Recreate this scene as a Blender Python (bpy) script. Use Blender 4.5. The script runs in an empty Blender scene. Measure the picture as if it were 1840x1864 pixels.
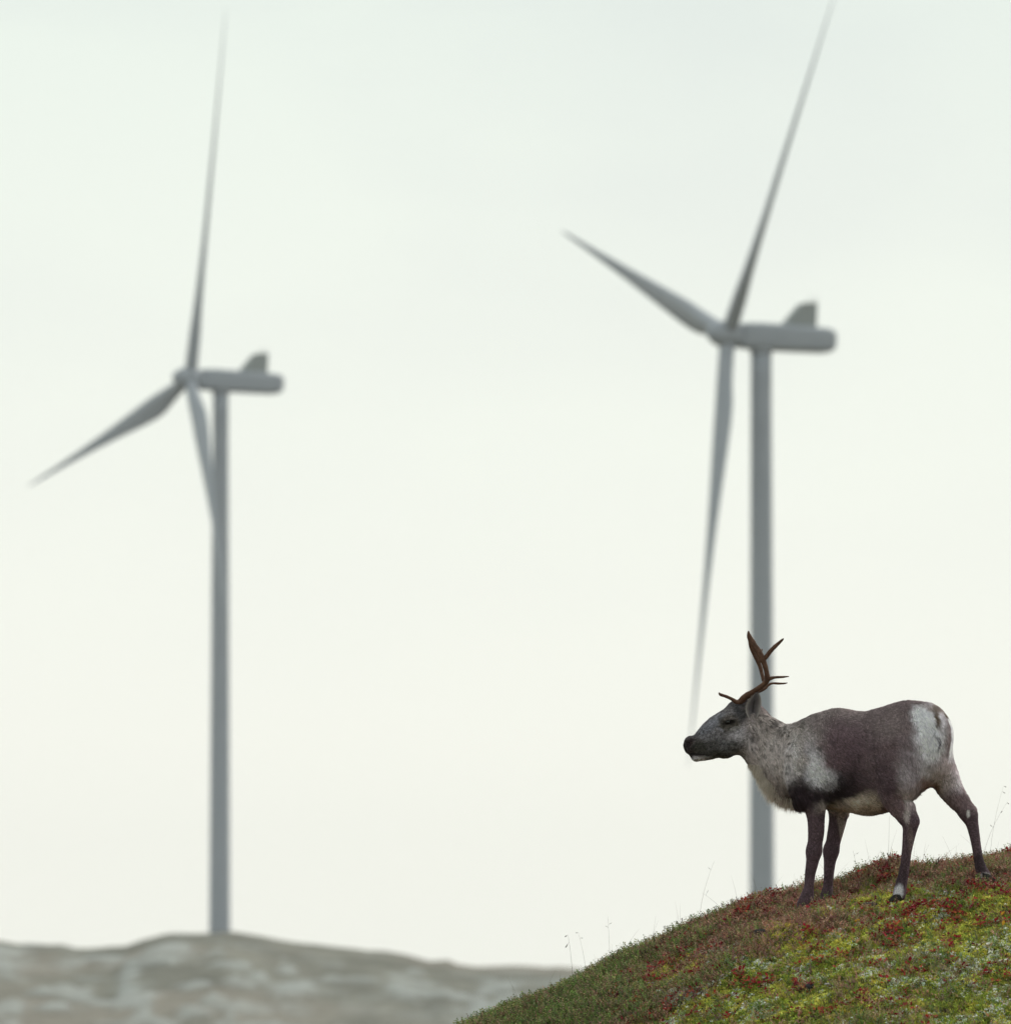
import bpy, math, random
import numpy as np

rng = np.random.default_rng(11)
random.seed(5)
SC = bpy.context.scene
COL = SC.collection

# ------------------------------------------------------------------ camera
F = 17150.0                      # focal length in photograph pixels (photo 1840 x 1864)
PITCH = math.radians(3.4)
CAM = np.array([0.0, 0.0, 1.7])
cd = bpy.data.cameras.new('camera')
cam = bpy.data.objects.new('camera', cd)
COL.objects.link(cam)
SC.camera = cam
cam.location = CAM
cam.rotation_euler = (math.radians(90) + PITCH, 0, 0)
cd.sensor_fit = 'HORIZONTAL'
cd.sensor_width = 36.0
cd.lens = 36.0 * F / 1840.0
cd.clip_start = 0.5
cd.clip_end = 30000
cd.dof.use_dof = True
cd.dof.focus_distance = 50.0
cd.dof.aperture_fstop = 6.0

# ------------------------------------------------------------------ sky and sun
SUN_EL, SUN_AZ = math.radians(34), math.radians(55)      # ahead of the camera, to the right
w = bpy.data.worlds.new('World')
SC.world = w
w.use_nodes = True
nt = w.node_tree
nt.nodes.clear()
N = nt.nodes.new
out = N('ShaderNodeOutputWorld')
bg = N('ShaderNodeBackground')
bg.inputs['Strength'].default_value = 0.1
sky = N('ShaderNodeTexSky')
sky.sky_type = 'NISHITA'
sky.sun_disc = False
sky.sun_elevation = SUN_EL
sky.sun_rotation = SUN_AZ
tc = N('ShaderNodeTexCoord')
mp = N('ShaderNodeMapping')
mp.inputs['Scale'].default_value = (14, 14, 34)
nz = N('ShaderNodeTexNoise')
nz.inputs['Scale'].default_value = 1.0
nz.inputs['Detail'].default_value = 4.0
nz.inputs['Roughness'].default_value = 0.45
ramp = N('ShaderNodeValToRGB')                           # thin high cloud: grey-lavender to cream white
ramp.color_ramp.elements[0].position = 0.38
ramp.color_ramp.elements[0].color = (0.785, 0.855, 0.81, 1)
ramp.color_ramp.elements[1].position = 0.60
ramp.color_ramp.elements[1].color = (0.86, 0.94, 0.86, 1)
sep = N('ShaderNodeSeparateXYZ')
elev = N('ShaderNodeMapRange')                           # overcast sky: creamier towards the horizon
elev.inputs['From Min'].default_value = 0.035
elev.inputs['From Max'].default_value = 0.125
mixh = N('ShaderNodeMix')
mixh.data_type = 'RGBA'
mixh.inputs['B'].default_value = (1.025, 1.03, 0.94, 1)
inv = N('ShaderNodeMath'); inv.operation = 'SUBTRACT'; inv.inputs[0].default_value = 1.0
half = N('ShaderNodeMath'); half.operation = 'MULTIPLY'; half.inputs[1].default_value = 0.95
mul = N('ShaderNodeVectorMath'); mul.operation = 'SCALE'; mul.inputs['Scale'].default_value = 10.0
mix = N('ShaderNodeMix'); mix.data_type = 'RGBA'; mix.inputs['Factor'].default_value = 0.96
L = nt.links.new
L(tc.outputs['Generated'], mp.inputs['Vector']); L(mp.outputs[0], nz.inputs['Vector'])
L(nz.outputs['Fac'], ramp.inputs['Fac'])
L(tc.outputs['Generated'], sep.inputs[0]); L(sep.outputs['Z'], elev.inputs['Value'])
L(elev.outputs[0], inv.inputs[1]); L(inv.outputs[0], half.inputs[0])
L(half.outputs[0], mixh.inputs['Factor']); L(ramp.outputs['Color'], mixh.inputs['A'])
L(mixh.outputs['Result'], mul.inputs[0])
L(sky.outputs['Color'], mix.inputs['A']); L(mul.outputs[0], mix.inputs['B'])
L(mix.outputs['Result'], bg.inputs['Color']); L(bg.outputs[0], out.inputs['Surface'])

sd = bpy.data.lights.new('sun', 'SUN')
sd.energy = 1.5
sd.angle = math.radians(14)
sd.color = (1.0, 0.95, 0.86)
sun = bpy.data.objects.new('sun', sd)
COL.objects.link(sun)
from mathutils import Vector
sdir = Vector((math.sin(SUN_AZ) * math.cos(SUN_EL), math.cos(SUN_AZ) * math.cos(SUN_EL), math.sin(SUN_EL)))
sun.rotation_euler = sdir.to_track_quat('Z', 'Y').to_euler()
sun.location = (30, 40, 60)

SC.view_settings.view_transform = 'Standard'
SC.view_settings.look = 'None'
SC.view_settings.exposure = 0.0
SC.view_settings.gamma = 1.0
SC.view_settings.use_curve_mapping = False
SC.cycles.volume_bounces = 0
SC.cycles.max_bounces = 6

# ------------------------------------------------------------------ helpers
def at(px, py, Y):
    """world point seen at photograph pixel (px, py) on the plane at distance Y"""
    a, b = (np.asarray(px, float) - 920) / F, (932 - np.asarray(py, float)) / F
    dy = math.cos(PITCH) - b * math.sin(PITCH)
    dz = math.sin(PITCH) + b * math.cos(PITCH)
    t = Y / dy
    return np.stack([a * t, Y + 0 * t, CAM[2] + dz * t], -1)

def pix(p):
    """photograph pixel of world points"""
    q = np.asarray(p, float) - CAM
    d = q[..., 1] * math.cos(PITCH) + q[..., 2] * math.sin(PITCH)
    u = -q[..., 1] * math.sin(PITCH) + q[..., 2] * math.cos(PITCH)
    return 920 + F * q[..., 0] / d, 932 - F * u / d

TAB = np.random.default_rng(3).random((32, 32, 32))
def vnoise(p):
    p = np.asarray(p, float)
    i = np.floor(p).astype(int); f = p - i
    f = f * f * (3 - 2 * f)
    r = 0
    for a in (0, 1):
        for b in (0, 1):
            for c in (0, 1):
                wgt = (f[..., 0] if a else 1 - f[..., 0]) * (f[..., 1] if b else 1 - f[..., 1]) * (f[..., 2] if c else 1 - f[..., 2])
                r = r + wgt * TAB[(i[..., 0] + a) & 31, (i[..., 1] + b) & 31, (i[..., 2] + c) & 31]
    return r

def fbm(p, octv=4):
    p = np.asarray(p, float); r = 0; amp = 0.5; s = 0
    for o in range(octv):
        r = r + amp * vnoise(p * 2 ** o + 7.3 * o); s += amp; amp *= 0.5
    return r / s                                  # 0..1, mean 0.5

def n2(x, y, scale, off=0.0, octv=4):
    return fbm(np.stack([x / scale + off, y / scale + off * 1.7, 0 * x + off], -1), octv)

def sstep(a, b, x):
    t = np.clip((x - a) / (b - a), 0, 1)
    return t * t * (3 - 2 * t)

def link(name, data, parent=None):
    o = bpy.data.objects.new(name, data)
    COL.objects.link(o)
    if parent is not None: o.parent = parent
    return o

def tag(o, label=None, cat=None, group=None, kind=None):
    for k, v in (('label', label), ('category', cat), ('group', group), ('kind', kind)):
        if v: o[k] = v
    return o

def empty(name, loc=(0, 0, 0), rz=0.0):
    o = bpy.data.objects.new(name, None)
    COL.objects.link(o)
    o.location = loc; o.rotation_euler = (0, 0, rz); o.empty_display_size = 0.2
    return o

def mesh_np(name, verts, faces, nper, mat, parent=None, smooth=True, col=None, normals=None):
    """verts (n,3); faces flat int array of polygons with nper (int or array) corners each"""
    me = bpy.data.meshes.new(name)
    verts = np.ascontiguousarray(verts, np.float32); faces = np.ascontiguousarray(faces, np.int32).ravel()
    cnt = np.full(len(faces) // nper, nper, np.int32) if np.isscalar(nper) else np.asarray(nper, np.int32)
    me.vertices.add(len(verts)); me.vertices.foreach_set('co', verts.ravel())
    me.loops.add(len(faces)); me.loops.foreach_set('vertex_index', faces)
    me.polygons.add(len(cnt))
    me.polygons.foreach_set('loop_start', np.concatenate([[0], np.cumsum(cnt)[:-1]]).astype(np.int32))
    me.update(calc_edges=True)
    me.polygons.foreach_set('use_smooth', np.full(len(cnt), smooth))
    if col is not None:
        a = me.color_attributes.new('tint', 'FLOAT_COLOR', 'POINT')
        c4 = np.ones((len(verts), 4), np.float32); c4[:, :3] = col
        a.data.foreach_set('color', c4.ravel())
    if mat: me.materials.append(mat)
    me.validate()
    if normals is not None:
        me.normals_split_custom_set_from_vertices(np.asarray(normals, np.float32).tolist())
    return link(name, me, parent)

def mat(name, color=(0.5, 0.5, 0.5), rough=0.6, spec=0.3):
    m = bpy.data.materials.new(name); m.use_nodes = True
    b = m.node_tree.nodes['Principled BSDF']
    b.inputs['Base Color'].default_value = (*color, 1)
    b.inputs['Roughness'].default_value = rough
    b.inputs['Specular IOR Level'].default_value = spec
    return m, m.node_tree, b

def tint_mat(name, rough=0.7, spec=0.15, trans=0.0, grain=0.0, gscale=200):
    m, t, b = mat(name, rough=rough, spec=spec)
    a = t.nodes.new('ShaderNodeAttribute'); a.attribute_name = 'tint'
    src = a.outputs['Color']
    if grain:
        tcn = t.nodes.new('ShaderNodeTexCoord')
        no = t.nodes.new('ShaderNodeTexNoise'); no.inputs['Scale'].default_value = gscale; no.inputs['Detail'].default_value = 3
        t.links.new(tcn.outputs['Object'], no.inputs['Vector'])
        mr = t.nodes.new('ShaderNodeMapRange'); mr.inputs['To Min'].default_value = 1 - grain; mr.inputs['To Max'].default_value = 1 + grain
        t.links.new(no.outputs['Fac'], mr.inputs['Value'])
        vm = t.nodes.new('ShaderNodeVectorMath'); vm.operation = 'SCALE'
        t.links.new(src, vm.inputs[0]); t.links.new(mr.outputs[0], vm.inputs['Scale'])
        src = vm.outputs[0]
    t.links.new(src, b.inputs['Base Color'])
    if trans:
        tr = t.nodes.new('ShaderNodeBsdfTranslucent'); t.links.new(src, tr.inputs['Color'])
        mx = t.nodes.new('ShaderNodeMixShader'); mx.inputs[0].default_value = trans
        o = t.nodes['Material Output']
        t.links.new(b.outputs[0], mx.inputs[1]); t.links.new(tr.outputs[0], mx.inputs[2]); t.links.new(mx.outputs[0], o.inputs['Surface'])
    return m

def noise_mat(name, stops, scale, detail=5, rough=0.85, stretch=(1, 1, 1), bump=0.0, second=None):
    """colour ramp over object-space noise; second = (scale, strength) fine value variation"""
    m, t, b = mat(name, rough=rough, spec=0.2)
    tcn = t.nodes.new('ShaderNodeTexCoord'); mpn = t.nodes.new('ShaderNodeMapping')
    mpn.inputs['Scale'].default_value = stretch
    no = t.nodes.new('ShaderNodeTexNoise'); no.inputs['Scale'].default_value = scale
    no.inputs['Detail'].default_value = detail; no.inputs['Roughness'].default_value = 0.6
    rp = t.nodes.new('ShaderNodeValToRGB')
    while len(rp.color_ramp.elements) < len(stops): rp.color_ramp.elements.new(0.5)
    for e, (p_, c_) in zip(rp.color_ramp.elements, stops): e.position = p_; e.color = (*c_, 1)
    t.links.new(tcn.outputs['Object'], mpn.inputs['Vector']); t.links.new(mpn.outputs[0], no.inputs['Vector'])
    t.links.new(no.outputs['Fac'], rp.inputs['Fac'])
    src = rp.outputs['Color']
    if second:
        n_2 = t.nodes.new('ShaderNodeTexNoise'); n_2.inputs['Scale'].default_value = second[0]; n_2.inputs['Detail'].default_value = 4
        t.links.new(tcn.outputs['Object'], n_2.inputs['Vector'])
        mr = t.nodes.new('ShaderNodeMapRange'); mr.inputs['From Min'].default_value = 0.3; mr.inputs['From Max'].default_value = 0.7
        mr.inputs['To Min'].default_value = 1 - second[1]; mr.inputs['To Max'].default_value = 1 + second[1]
        t.links.new(n_2.outputs['Fac'], mr.inputs['Value'])
        vm = t.nodes.new('ShaderNodeVectorMath'); vm.operation = 'SCALE'
        t.links.new(src, vm.inputs[0]); t.links.new(mr.outputs[0], vm.inputs['Scale']); src = vm.outputs[0]
    t.links.new(src, b.inputs['Base Color'])
    if bump:
        bp = t.nodes.new('ShaderNodeBump'); bp.inputs['Strength'].default_value = bump
        t.links.new(no.outputs['Fac'], bp.inputs['Height']); t.links.new(bp.outputs[0], b.inputs['Normal'])
    return m

def grid_faces(nx, ny):
    i = np.arange(nx * ny).reshape(nx, ny)
    return np.stack([i[:-1, :-1], i[1:, :-1], i[1:, 1:], i[:-1, 1:]], -1).reshape(-1, 4)

def smooth1(x, n):
    k = np.ones(n) / n
    return np.convolve(np.pad(x, n // 2, mode='edge'), k, mode='valid')[:len(x)]

def loft(rings, cap=True):
    """list of (m,3) rings -> verts, quad list + cap fans (triangles)"""
    m = len(rings[0]); V = np.concatenate(rings); Fq = []; cnt = []
    for r in range(len(rings) - 1):
        for k in range(m):
            Fq += [r * m + k, r * m + (k + 1) % m, (r + 1) * m + (k + 1) % m, (r + 1) * m + k]; cnt.append(4)
    if cap:
        V = np.vstack([V, rings[0].mean(0), rings[-1].mean(0)])
        b = len(rings) * m
        for k in range(m):
            Fq += [b, (k + 1) % m, k]; cnt.append(3)
            o = (len(rings) - 1) * m
            Fq += [b + 1, o + k, o + (k + 1) % m]; cnt.append(3)
    return V, Fq, cnt

def tube(path, radii, sides=8, flat=None):
    """tapered tube along a path; flat = per-node thickness ratio along the side axis"""
    path = np.asarray(path, float); rings = []
    ref = np.array([0.0, 1.0, 0.0])
    for i in range(len(path)):
        t = path[min(i + 1, len(path) - 1)] - path[max(i - 1, 0)]; t /= np.linalg.norm(t) + 1e-9
        s = np.cross(t, ref)
        if np.linalg.norm(s) < 0.1: s = np.cross(t, [1.0, 0, 0])
        s /= np.linalg.norm(s); b = np.cross(t, s)
        a = np.linspace(0, 2 * math.pi, sides, endpoint=False)[:, None]
        fl = 1.0 if flat is None else flat[i]
        rings.append(path[i] + radii[i] * (np.cos(a) * s + fl * np.sin(a) * b))
    return loft(rings)

def spline(pts, n):
    """Catmull-Rom through rows of pts (any width)"""
    P_ = np.asarray(pts, float); P_ = np.vstack([2 * P_[0] - P_[1], P_, 2 * P_[-1] - P_[-2]])
    outp = []
    for i in range(1, len(P_) - 2):
        for t in np.linspace(0, 1, n, endpoint=False):
            a, b, c, d = P_[i - 1], P_[i], P_[i + 1], P_[i + 2]
            outp.append(0.5 * (2 * b + (c - a) * t + (2 * a - 5 * b + 4 * c - d) * t * t + (3 * b - a - 3 * c + d) * t ** 3))
    outp.append(P_[-2])
    return np.array(outp)

def merge(parts):
    V, Fc, C, o = [], [], [], 0
    for v, f, c in parts:
        V.append(v); Fc.append(np.asarray(f) + o); C += list(c); o += len(v)
    return np.vstack(V), np.concatenate(Fc), C

# ------------------------------------------------------------------ the setting: ground, far hills
m_ground = noise_mat('valley_heath', [(0.3, (0.10, 0.085, 0.05)), (0.5, (0.16, 0.14, 0.08)), (0.68, (0.30, 0.29, 0.26))], 0.05, second=(0.4, 0.3))
gx = np.linspace(-4000, 4000, 81); gy = np.linspace(-2000, 6000, 81)
GX, GY = np.meshgrid(gx, gy, indexing='ij')
GZ = np.where(np.hypot(GX, GY) < 150, 0, (n2(GX, GY, 700, 2.0) - 0.5) * 6 - 0.2)
tag(mesh_np('ground', np.stack([GX, GY, GZ], -1).reshape(-1, 3), grid_faces(81, 81), 4, m_ground), 'open heath on the valley floor', kind='structure')

YH = 1573.0
ridge = [(-1500, 1800), (-700, 1760), (-300, 1722), (0, 1715), (30, 1719), (70, 1722), (120, 1722), (130, 1726), (225, 1724), (260, 1712), (300, 1703), (330, 1703),
         (370, 1698), (420, 1697), (480, 1706), (530, 1717), (600, 1725), (700, 1731), (740, 1738), (785, 1751), (818, 1752), (826, 1757), (930, 1759), (1050, 1765), (1300, 1790), (1600, 1840), (2200, 1900), (3500, 1930)]
rw = at([p[0] for p in ridge], [p[1] for p in ridge], YH)
hx = np.linspace(-230, 260, 330); hy = np.concatenate([np.linspace(1472, 1562, 120), np.linspace(1563, 1584, 16), np.linspace(1588, 1680, 30)])
HX, HY = np.meshgrid(hx, hy, indexing='ij')
crest = np.interp(HX, rw[:, 0], rw[:, 2]) + (n2(HX, HX * 0, 5, 40.0) - .5) * 1.1
t = np.clip((YH - HY) / 100.0, -1, 1)
fall = np.where(t > 0, 1 - 0.55 * t - 0.45 * t ** 2, 1 - t ** 2)
HZ = crest * fall - 1.0 * sstep(0.75, 1.0, np.abs(t))
rocky = sstep(0.50, 0.62, n2(HX, HY * .75, 3.6, 4.0)) * (.25 + .75 * sstep(.40, .52, n2(HX, HY * .8, 24, 14.0)))
HZ += (1 - np.exp(-(HY - YH) ** 2 / 200)) * ((n2(HX, HY, 16, 1.0) - 0.5) * 2.2 + rocky * 1.3 * n2(HX, HY, 4, 9.0)) * (1 - sstep(0.8, 1, np.abs(t)))
# ground cover of the far hill: pale rock and lichen, olive heath, russet grass
cR = np.array([0.40, 0.41, 0.405]); cO = np.array([0.205, 0.197, 0.172]); cT = np.array([0.26, 0.235, 0.205])
olive = cO * (0.55 + 0.9 * n2(HX, HY, 6, 6.0))[..., None]
tan = sstep(0.52, 0.68, n2(HX * 0.6, HY, 22, 12.0) + 0.10 * sstep(-10, 30, HX))[..., None]
hc = olive * (1 - tan) + cT * (0.85 + 0.3 * n2(HX, HY, 7, 3.0))[..., None] * tan
far_pale = sstep(-30, 30, HX) * sstep(15, 60, YH - HY)
rk = np.clip(rocky * sstep(1, 8, np.abs(YH - HY)) * (0.25 + 0.9 * n2(HX, HY, 4, 8.0)) + 0.3 * far_pale, 0, 1)[..., None]
hc = hc * (1 - rk) + cR * rk
m_hill = tint_mat('far_hill_cover', rough=0.95, spec=0.1, grain=0.35, gscale=0.8)
tag(mesh_np('hill', np.stack([HX, HY, HZ], -1).reshape(-1, 3), grid_faces(len(hx), len(hy)), 4, m_hill, col=hc.reshape(-1, 3)), 'hazy rocky fell behind', kind='structure')

# ------------------------------------------------------------------ the setting: the near hillside
YC = 50.65                                       # distance of the crest line
crest_px = [(-900, 2230), (-300, 2190), (0, 2150), (300, 2080), (600, 1963), (720, 1906), (820, 1866), (900, 1834), (1000, 1797), (1040, 1773), (1100, 1738), (1150, 1726), (1200, 1712), (1260, 1678), (1300, 1661),
            (1360, 1633), (1420, 1616), (1480, 1599), (1540, 1591), (1620, 1580), (1700, 1570), (1760, 1559), (1800, 1552), (1840, 1545), (1950, 1524), (2150, 1500), (2500, 1500), (3000, 1560), (3600, 1700)]
cw = at([p[0] for p in crest_px], [p[1] + np.interp(p[0], [900, 1000, 1150, 1260, 1300, 1400], [28, 26, 26, 22, 18, 13]) for p in crest_px], YC)
_cx = np.linspace(-9, 9, 1201)
_cz = smooth1(np.interp(_cx, cw[:, 0], cw[:, 2]), 11)
_cp = pix(np.stack([_cx, 0 * _cx + YC, _cz], -1))

def base_hill(x, y):
    yp = YC - y
    a = np.clip(yp, 0, 2.9)
    front = 0.17 * (np.sqrt(a * a + 0.05) - math.sqrt(0.05)) + 0.075 * a * a + 0.6 * np.clip(yp - 2.9, 0, None)
    b = np.clip(-yp, 0, 4)
    back = 0.10 * (np.sqrt(b * b + 0.05) - math.sqrt(0.05)) + 0.05 * b * b + 0.4 * np.clip(-yp - 4, 0, None)
    return np.interp(x, _cx, _cz) - front - back

bumps = []
def hill0(x, y):
    z = base_hill(x, y)
    z = z + (n2(x, y, 0.42, 5.0) - 0.5) * 0.12 + (n2(x, y, 0.13, 8.0, 3) - 0.5) * 0.075 + (vnoise(np.stack([x / .06, y / .06, 0 * x + 3], -1)) - .5) * .022
    for bx, by, sx, sy, h in bumps:
        z = z + h * np.exp(-((x - bx) / sx) ** 2 - ((y - by) / sy) ** 2)
    return z

def hit(px, py, f=None):
    """where the sight line of a photograph pixel meets the hillside"""
    f = f or hill0
    ys = np.linspace(45.0, 51.2, 1500)
    p = at(np.full_like(ys, px), np.full_like(ys, py), 1.0)
    d = p - CAM
    pts = CAM + d * ys[:, None]
    ins = pts[:, 2] < f(pts[:, 0], pts[:, 1])
    k = int(np.argmax(ins)) if ins.any() else len(ys) - 1
    return pts[k]

for px_, py_, sx, sy, h in [(1505, 1672, .09, .13, .05), (1600, 1650, .10, .12, .045), (1430, 1705, .13, .16, .06), (1355, 1640, .07, .1, .03), (1230, 1745, .12, .15, .035), (1640, 1690, .2, .2, .03), (1760, 1655, .25, .15, .03), (1300, 1790, .2, .2, .04), (1560, 1790, .2, .25, .03)]:
    q = hit(px_, py_); bumps.append((q[0], q[1], sx, sy, h))

BETA = math.radians(25)
feet = {}                                        # where the four hooves stand: photograph pixel, distance
for k_, (px_, py_, y_) in dict(front_near=(1460, 1660, 50.043), front_far=(1503, 1650, 50.25), hind_near=(1635, 1639, 49.81), hind_far=(1790, 1604, 49.86)).items():
    feet[k_] = at(px_, py_, y_)
fp = np.array(list(feet.values()))
def _k(x, y): return np.stack([np.exp(-(((x - q[0]) ** 2 + (y - q[1]) ** 2) / 0.17 ** 2)) for q in fp], -1)
_wts = np.linalg.solve(_k(fp[:, 0], fp[:, 1]), fp[:, 2] + np.array([-.020, -.016, .004, .0]) - hill0(fp[:, 0], fp[:, 1]))
print('foot corrections', fp[:, 2] - hill0(fp[:, 0], fp[:, 1]))
def hill(x, y): return hill0(x, y) + _k(x, y) @ _wts

sx_ = np.concatenate([np.linspace(-8, -3.3, 40), np.linspace(-3.25, 3.2, 260), np.linspace(3.3, 8, 40)])
sy_ = np.concatenate([np.linspace(40.5, 45.9, 50), np.linspace(45.95, 52, 240), np.linspace(52.1, 58, 40)])
SX, SY = np.meshgrid(sx_, sy_, indexing='ij')
SZ = np.maximum(hill(SX, SY), -0.4)
m_soil = noise_mat('peaty_ground', [(0.30, (0.03, 0.024, 0.016)), (0.46, (0.065, 0.05, 0.028)), (0.60, (0.075, 0.085, 0.025)), (0.75, (0.13, 0.12, 0.05))], 22, detail=6, bump=0.4, second=(160, 0.4))
tag(mesh_np('hillside', np.stack([SX, SY, SZ], -1).reshape(-1, 3), grid_faces(len(sx_), len(sy_)), 4, m_soil), 'heath covered hillside under the reindeer', kind='structure')

# ------------------------------------------------------------------ wind turbines
m_paint = noise_mat('turbine_paint', [(0.3, (0.325, 0.345, 0.395)), (0.7, (0.35, 0.37, 0.42))], 0.35, rough=0.5, detail=3)
m_dark = noise_mat('turbine_grille', [(0.3, (0.29, 0.31, 0.32)), (0.7, (0.32, 0.335, 0.345))], 2.0, rough=0.6)

def blade_mesh(R, cone, bend, ev, eh, n, az):
    d = math.cos(az) * ev + math.sin(az) * eh
    lead = -math.sin(az) * ev + math.cos(az) * eh
    st = np.array([0.02, 0.035, 0.05, 0.08, 0.12, 0.17, 0.22, 0.28, 0.36, 0.46, 0.58, 0.70, 0.82, 0.91, 0.96, 0.985, 1.0])
    ch = np.interp(st, [0, .05, .10, .17, .23, .30, .45, .6, .8, .95, 1.0], [2.1, 2.1, 2.6, 3.75, 4.1, 3.7, 2.7, 1.85, 1.0, .5, .15])
    th = np.interp(st, [0, .05, .10, .17, .23, .4, .6, 1.0], [1.0, 1.0, .80, .46, .34, .25, .21, .17])
    tw = np.radians(np.interp(st, [0, .1, .25, .5, 1.0], [20, 18, 13, 6, 2]))
    a = np.linspace(0, 2 * math.pi, 20, endpoint=False)
    rings = []
    for s, c, tk, wv in zip(st, ch, th, tw):
        round_ = np.clip(1 - (s - 0.05) / 0.1, 0, 1)
        xc = np.cos(a) * 0.5
        # pointed trailing edge away from the root
        yt = np.sin(a) * 0.5 * (round_ + (1 - round_) * (0.35 + 0.65 * sstep(-0.5, 0.25, xc)))
        off = (1 - round_) * -0.18
        u_ = (xc + off) * c; v_ = yt * tk * c
        ld = lead * math.cos(wv) + n * math.sin(wv); nn = -lead * math.sin(wv) + n * math.cos(wv)
        cen = d * R * s + n * (cone * R * s + bend * R * s * s)
        rings.append(cen + u_[:, None] * ld + v_[:, None] * nn)
    return loft(rings)

def rounded_ring(n, ev, eh, cen, hw, hh, p=5.0, m=28):
    a = np.linspace(0, 2 * math.pi, m, endpoint=False)
    c, s = np.cos(a), np.sin(a)
    x = np.sign(c) * np.abs(c) ** (2 / p) * hw; y = np.sign(s) * np.abs(s) ** (2 / p) * hh
    return cen + x[:, None] * eh + y[:, None] * ev

def turbine(label, D, hub_px, psi, tau, az, cone, bend, R, base_px, tower_px, r_top, r_base, len_back):
    hub = at(*hub_px, D)
    psi, tau, az = map(math.radians, (psi, tau, az))
    n = np.array([-math.cos(psi) * math.cos(tau), -math.sin(psi) * math.cos(tau), math.sin(tau)])
    ev = np.array([0, 0, 1.0]) - n[2] * n; ev /= np.linalg.norm(ev)
    eh = np.array([math.sin(psi), -math.cos(psi), 0])
    hx_ = at(tower_px, 700, D)[0]
    back = -np.array([n[0], n[1], 0]) / math.hypot(n[0], n[1])
    dist = (hx_ - hub[0]) / back[0]
    txy = hub + back * dist
    bz = base_px
    root = empty('wind_turbine', (txy[0], txy[1], bz))
    O = np.array([txy[0], txy[1], bz])
    tag(root, label, 'wind turbine', 'wind turbines on the fell')
    def put(name, vfc, m=m_paint, parent=root, smooth=True):
        v, f, c = vfc
        return mesh_np(name, v - O, f, c, m, parent, smooth)
    # tower: tapered tube with flanges
    top = hub[2] - 1.75
    H = top - bz
    rings = []
    a = np.linspace(0, 2 * math.pi, 40, endpoint=False)
    for s in np.linspace(-0.02, 1, 26):
        r = r_base + (r_top - r_base) * np.clip(s, 0, 1)
        if abs(s - 0.32) < 0.01 or abs(s - 0.64) < 0.01: r *= 1.01
        rings.append(np.stack([txy[0] + r * np.cos(a), txy[1] + r * np.sin(a), np.full_like(a, bz + H * s)], -1))
    put('tower', loft(rings))
    # yaw ring under the nacelle
    rings = [np.stack([txy[0] + r * np.cos(a), txy[1] + r * np.sin(a), np.full_like(a, z)], -1) for r, z in ((r_top * 1.0, top - 0.9), (r_top * 1.1, top - 0.5), (r_top * 1.1, top + 0.4))]
    put('yaw_ring', loft(rings))
    # nacelle: long rounded box, slightly tilted like the rotor axis
    ax = -n
    rings = []
    for s, hw, hh, up in [(1.3, .9, 1.0, 0), (1.55, 1.5, 1.55, 0), (2.2, 1.75, 1.75, 0), (4.5, 1.85, 1.85, .02), (9, 1.85, 1.82, .0), (len_back - 1.6, 1.8, 1.72, -.0), (len_back - .7, 1.7, 1.58, .0), (len_back - .2, 1.5, 1.2, -.05), (len_back, 1.1, .75, -.1)]:
        axt = ax * s + np.array([0, 0, 0.62 * (s / len_back) * (len_back * math.sin(tau))])
        rings.append(rounded_ring(n, ev, eh, hub + axt + ev * up, hw, hh))
    nac = put('nacelle', loft(rings))
    # roof cooler: wedge fin with a steep rear face, on the rear third of the roof
    def P_(s, h, wdt): return hub + ax * s + np.array([0, 0, 0.62 * s * math.sin(tau)]) + ev * h + eh * wdt
    prof = [(len_back - 7.9, 1.6), (len_back - 5.5, 4.75), (len_back - 5.2, 4.95), (len_back - 3.2, 5.05), (len_back - 3.05, 1.6)]
    rr = [np.array([P_(s, h, wd) for s, h in prof]) for wd in (-1.05, -.95, .95, 1.05)]
    rr[0] = rr[0] * .985 + rr[0].mean(0) * .015; rr[3] = rr[3] * .985 + rr[3].mean(0) * .015
    put('roof_cooler', loft(rr), m_dark, nac, smooth=False)
    for wd in (-0.8, 0.0, 0.8):
        put('antenna', tube([P_(len_back - 3.7 + 0.4 * wd, 4.7, wd), P_(len_back - 3.7 + 0.4 * wd, 5.9, wd)], [0.07, 0.05], 6), m_dark, nac)
    # hub with a rounded nose
    rings = []
    for s, r in [(-1.6, 1.45), (-1.2, 1.75), (0, 1.95), (1.0, 1.85), (1.9, 1.5), (2.6, 1.0), (3.0, .55), (3.15, .15)]:
        b_ = np.linspace(0, 2 * math.pi, 28, endpoint=False)[:, None]
        rings.append(hub + n * s + r * (np.cos(b_) * eh + np.sin(b_) * ev))
    put('hub', loft(rings))
    for k in range(3):
        v, f, c = blade_mesh(R, cone, bend, ev, eh, n, az + k * 2 * math.pi / 3)
        put('blade', (v + hub, f, c))
    return root

D1, D2 = F / 13.4, F / 10.9
turbine('nearer wind turbine behind the reindeer, its tower running down past the antlers', D1, (1325, 609), 18.8, 5.1, 47.7, 0.0815, 0.0047, 61.6, 1.5, 1386, 1.42, 1.78, 15.5)
turbine('wind turbine standing alone on the crest of the rocky fell, one blade crossing its tower', D2, (346, 689), 22.6, 5.1, 15.9, 0.0740, 0.0160, 62.6, float(at(397, 1702, D2)[2]) - 1.0, 401, 1.30, 1.78, 16.5)

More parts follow.
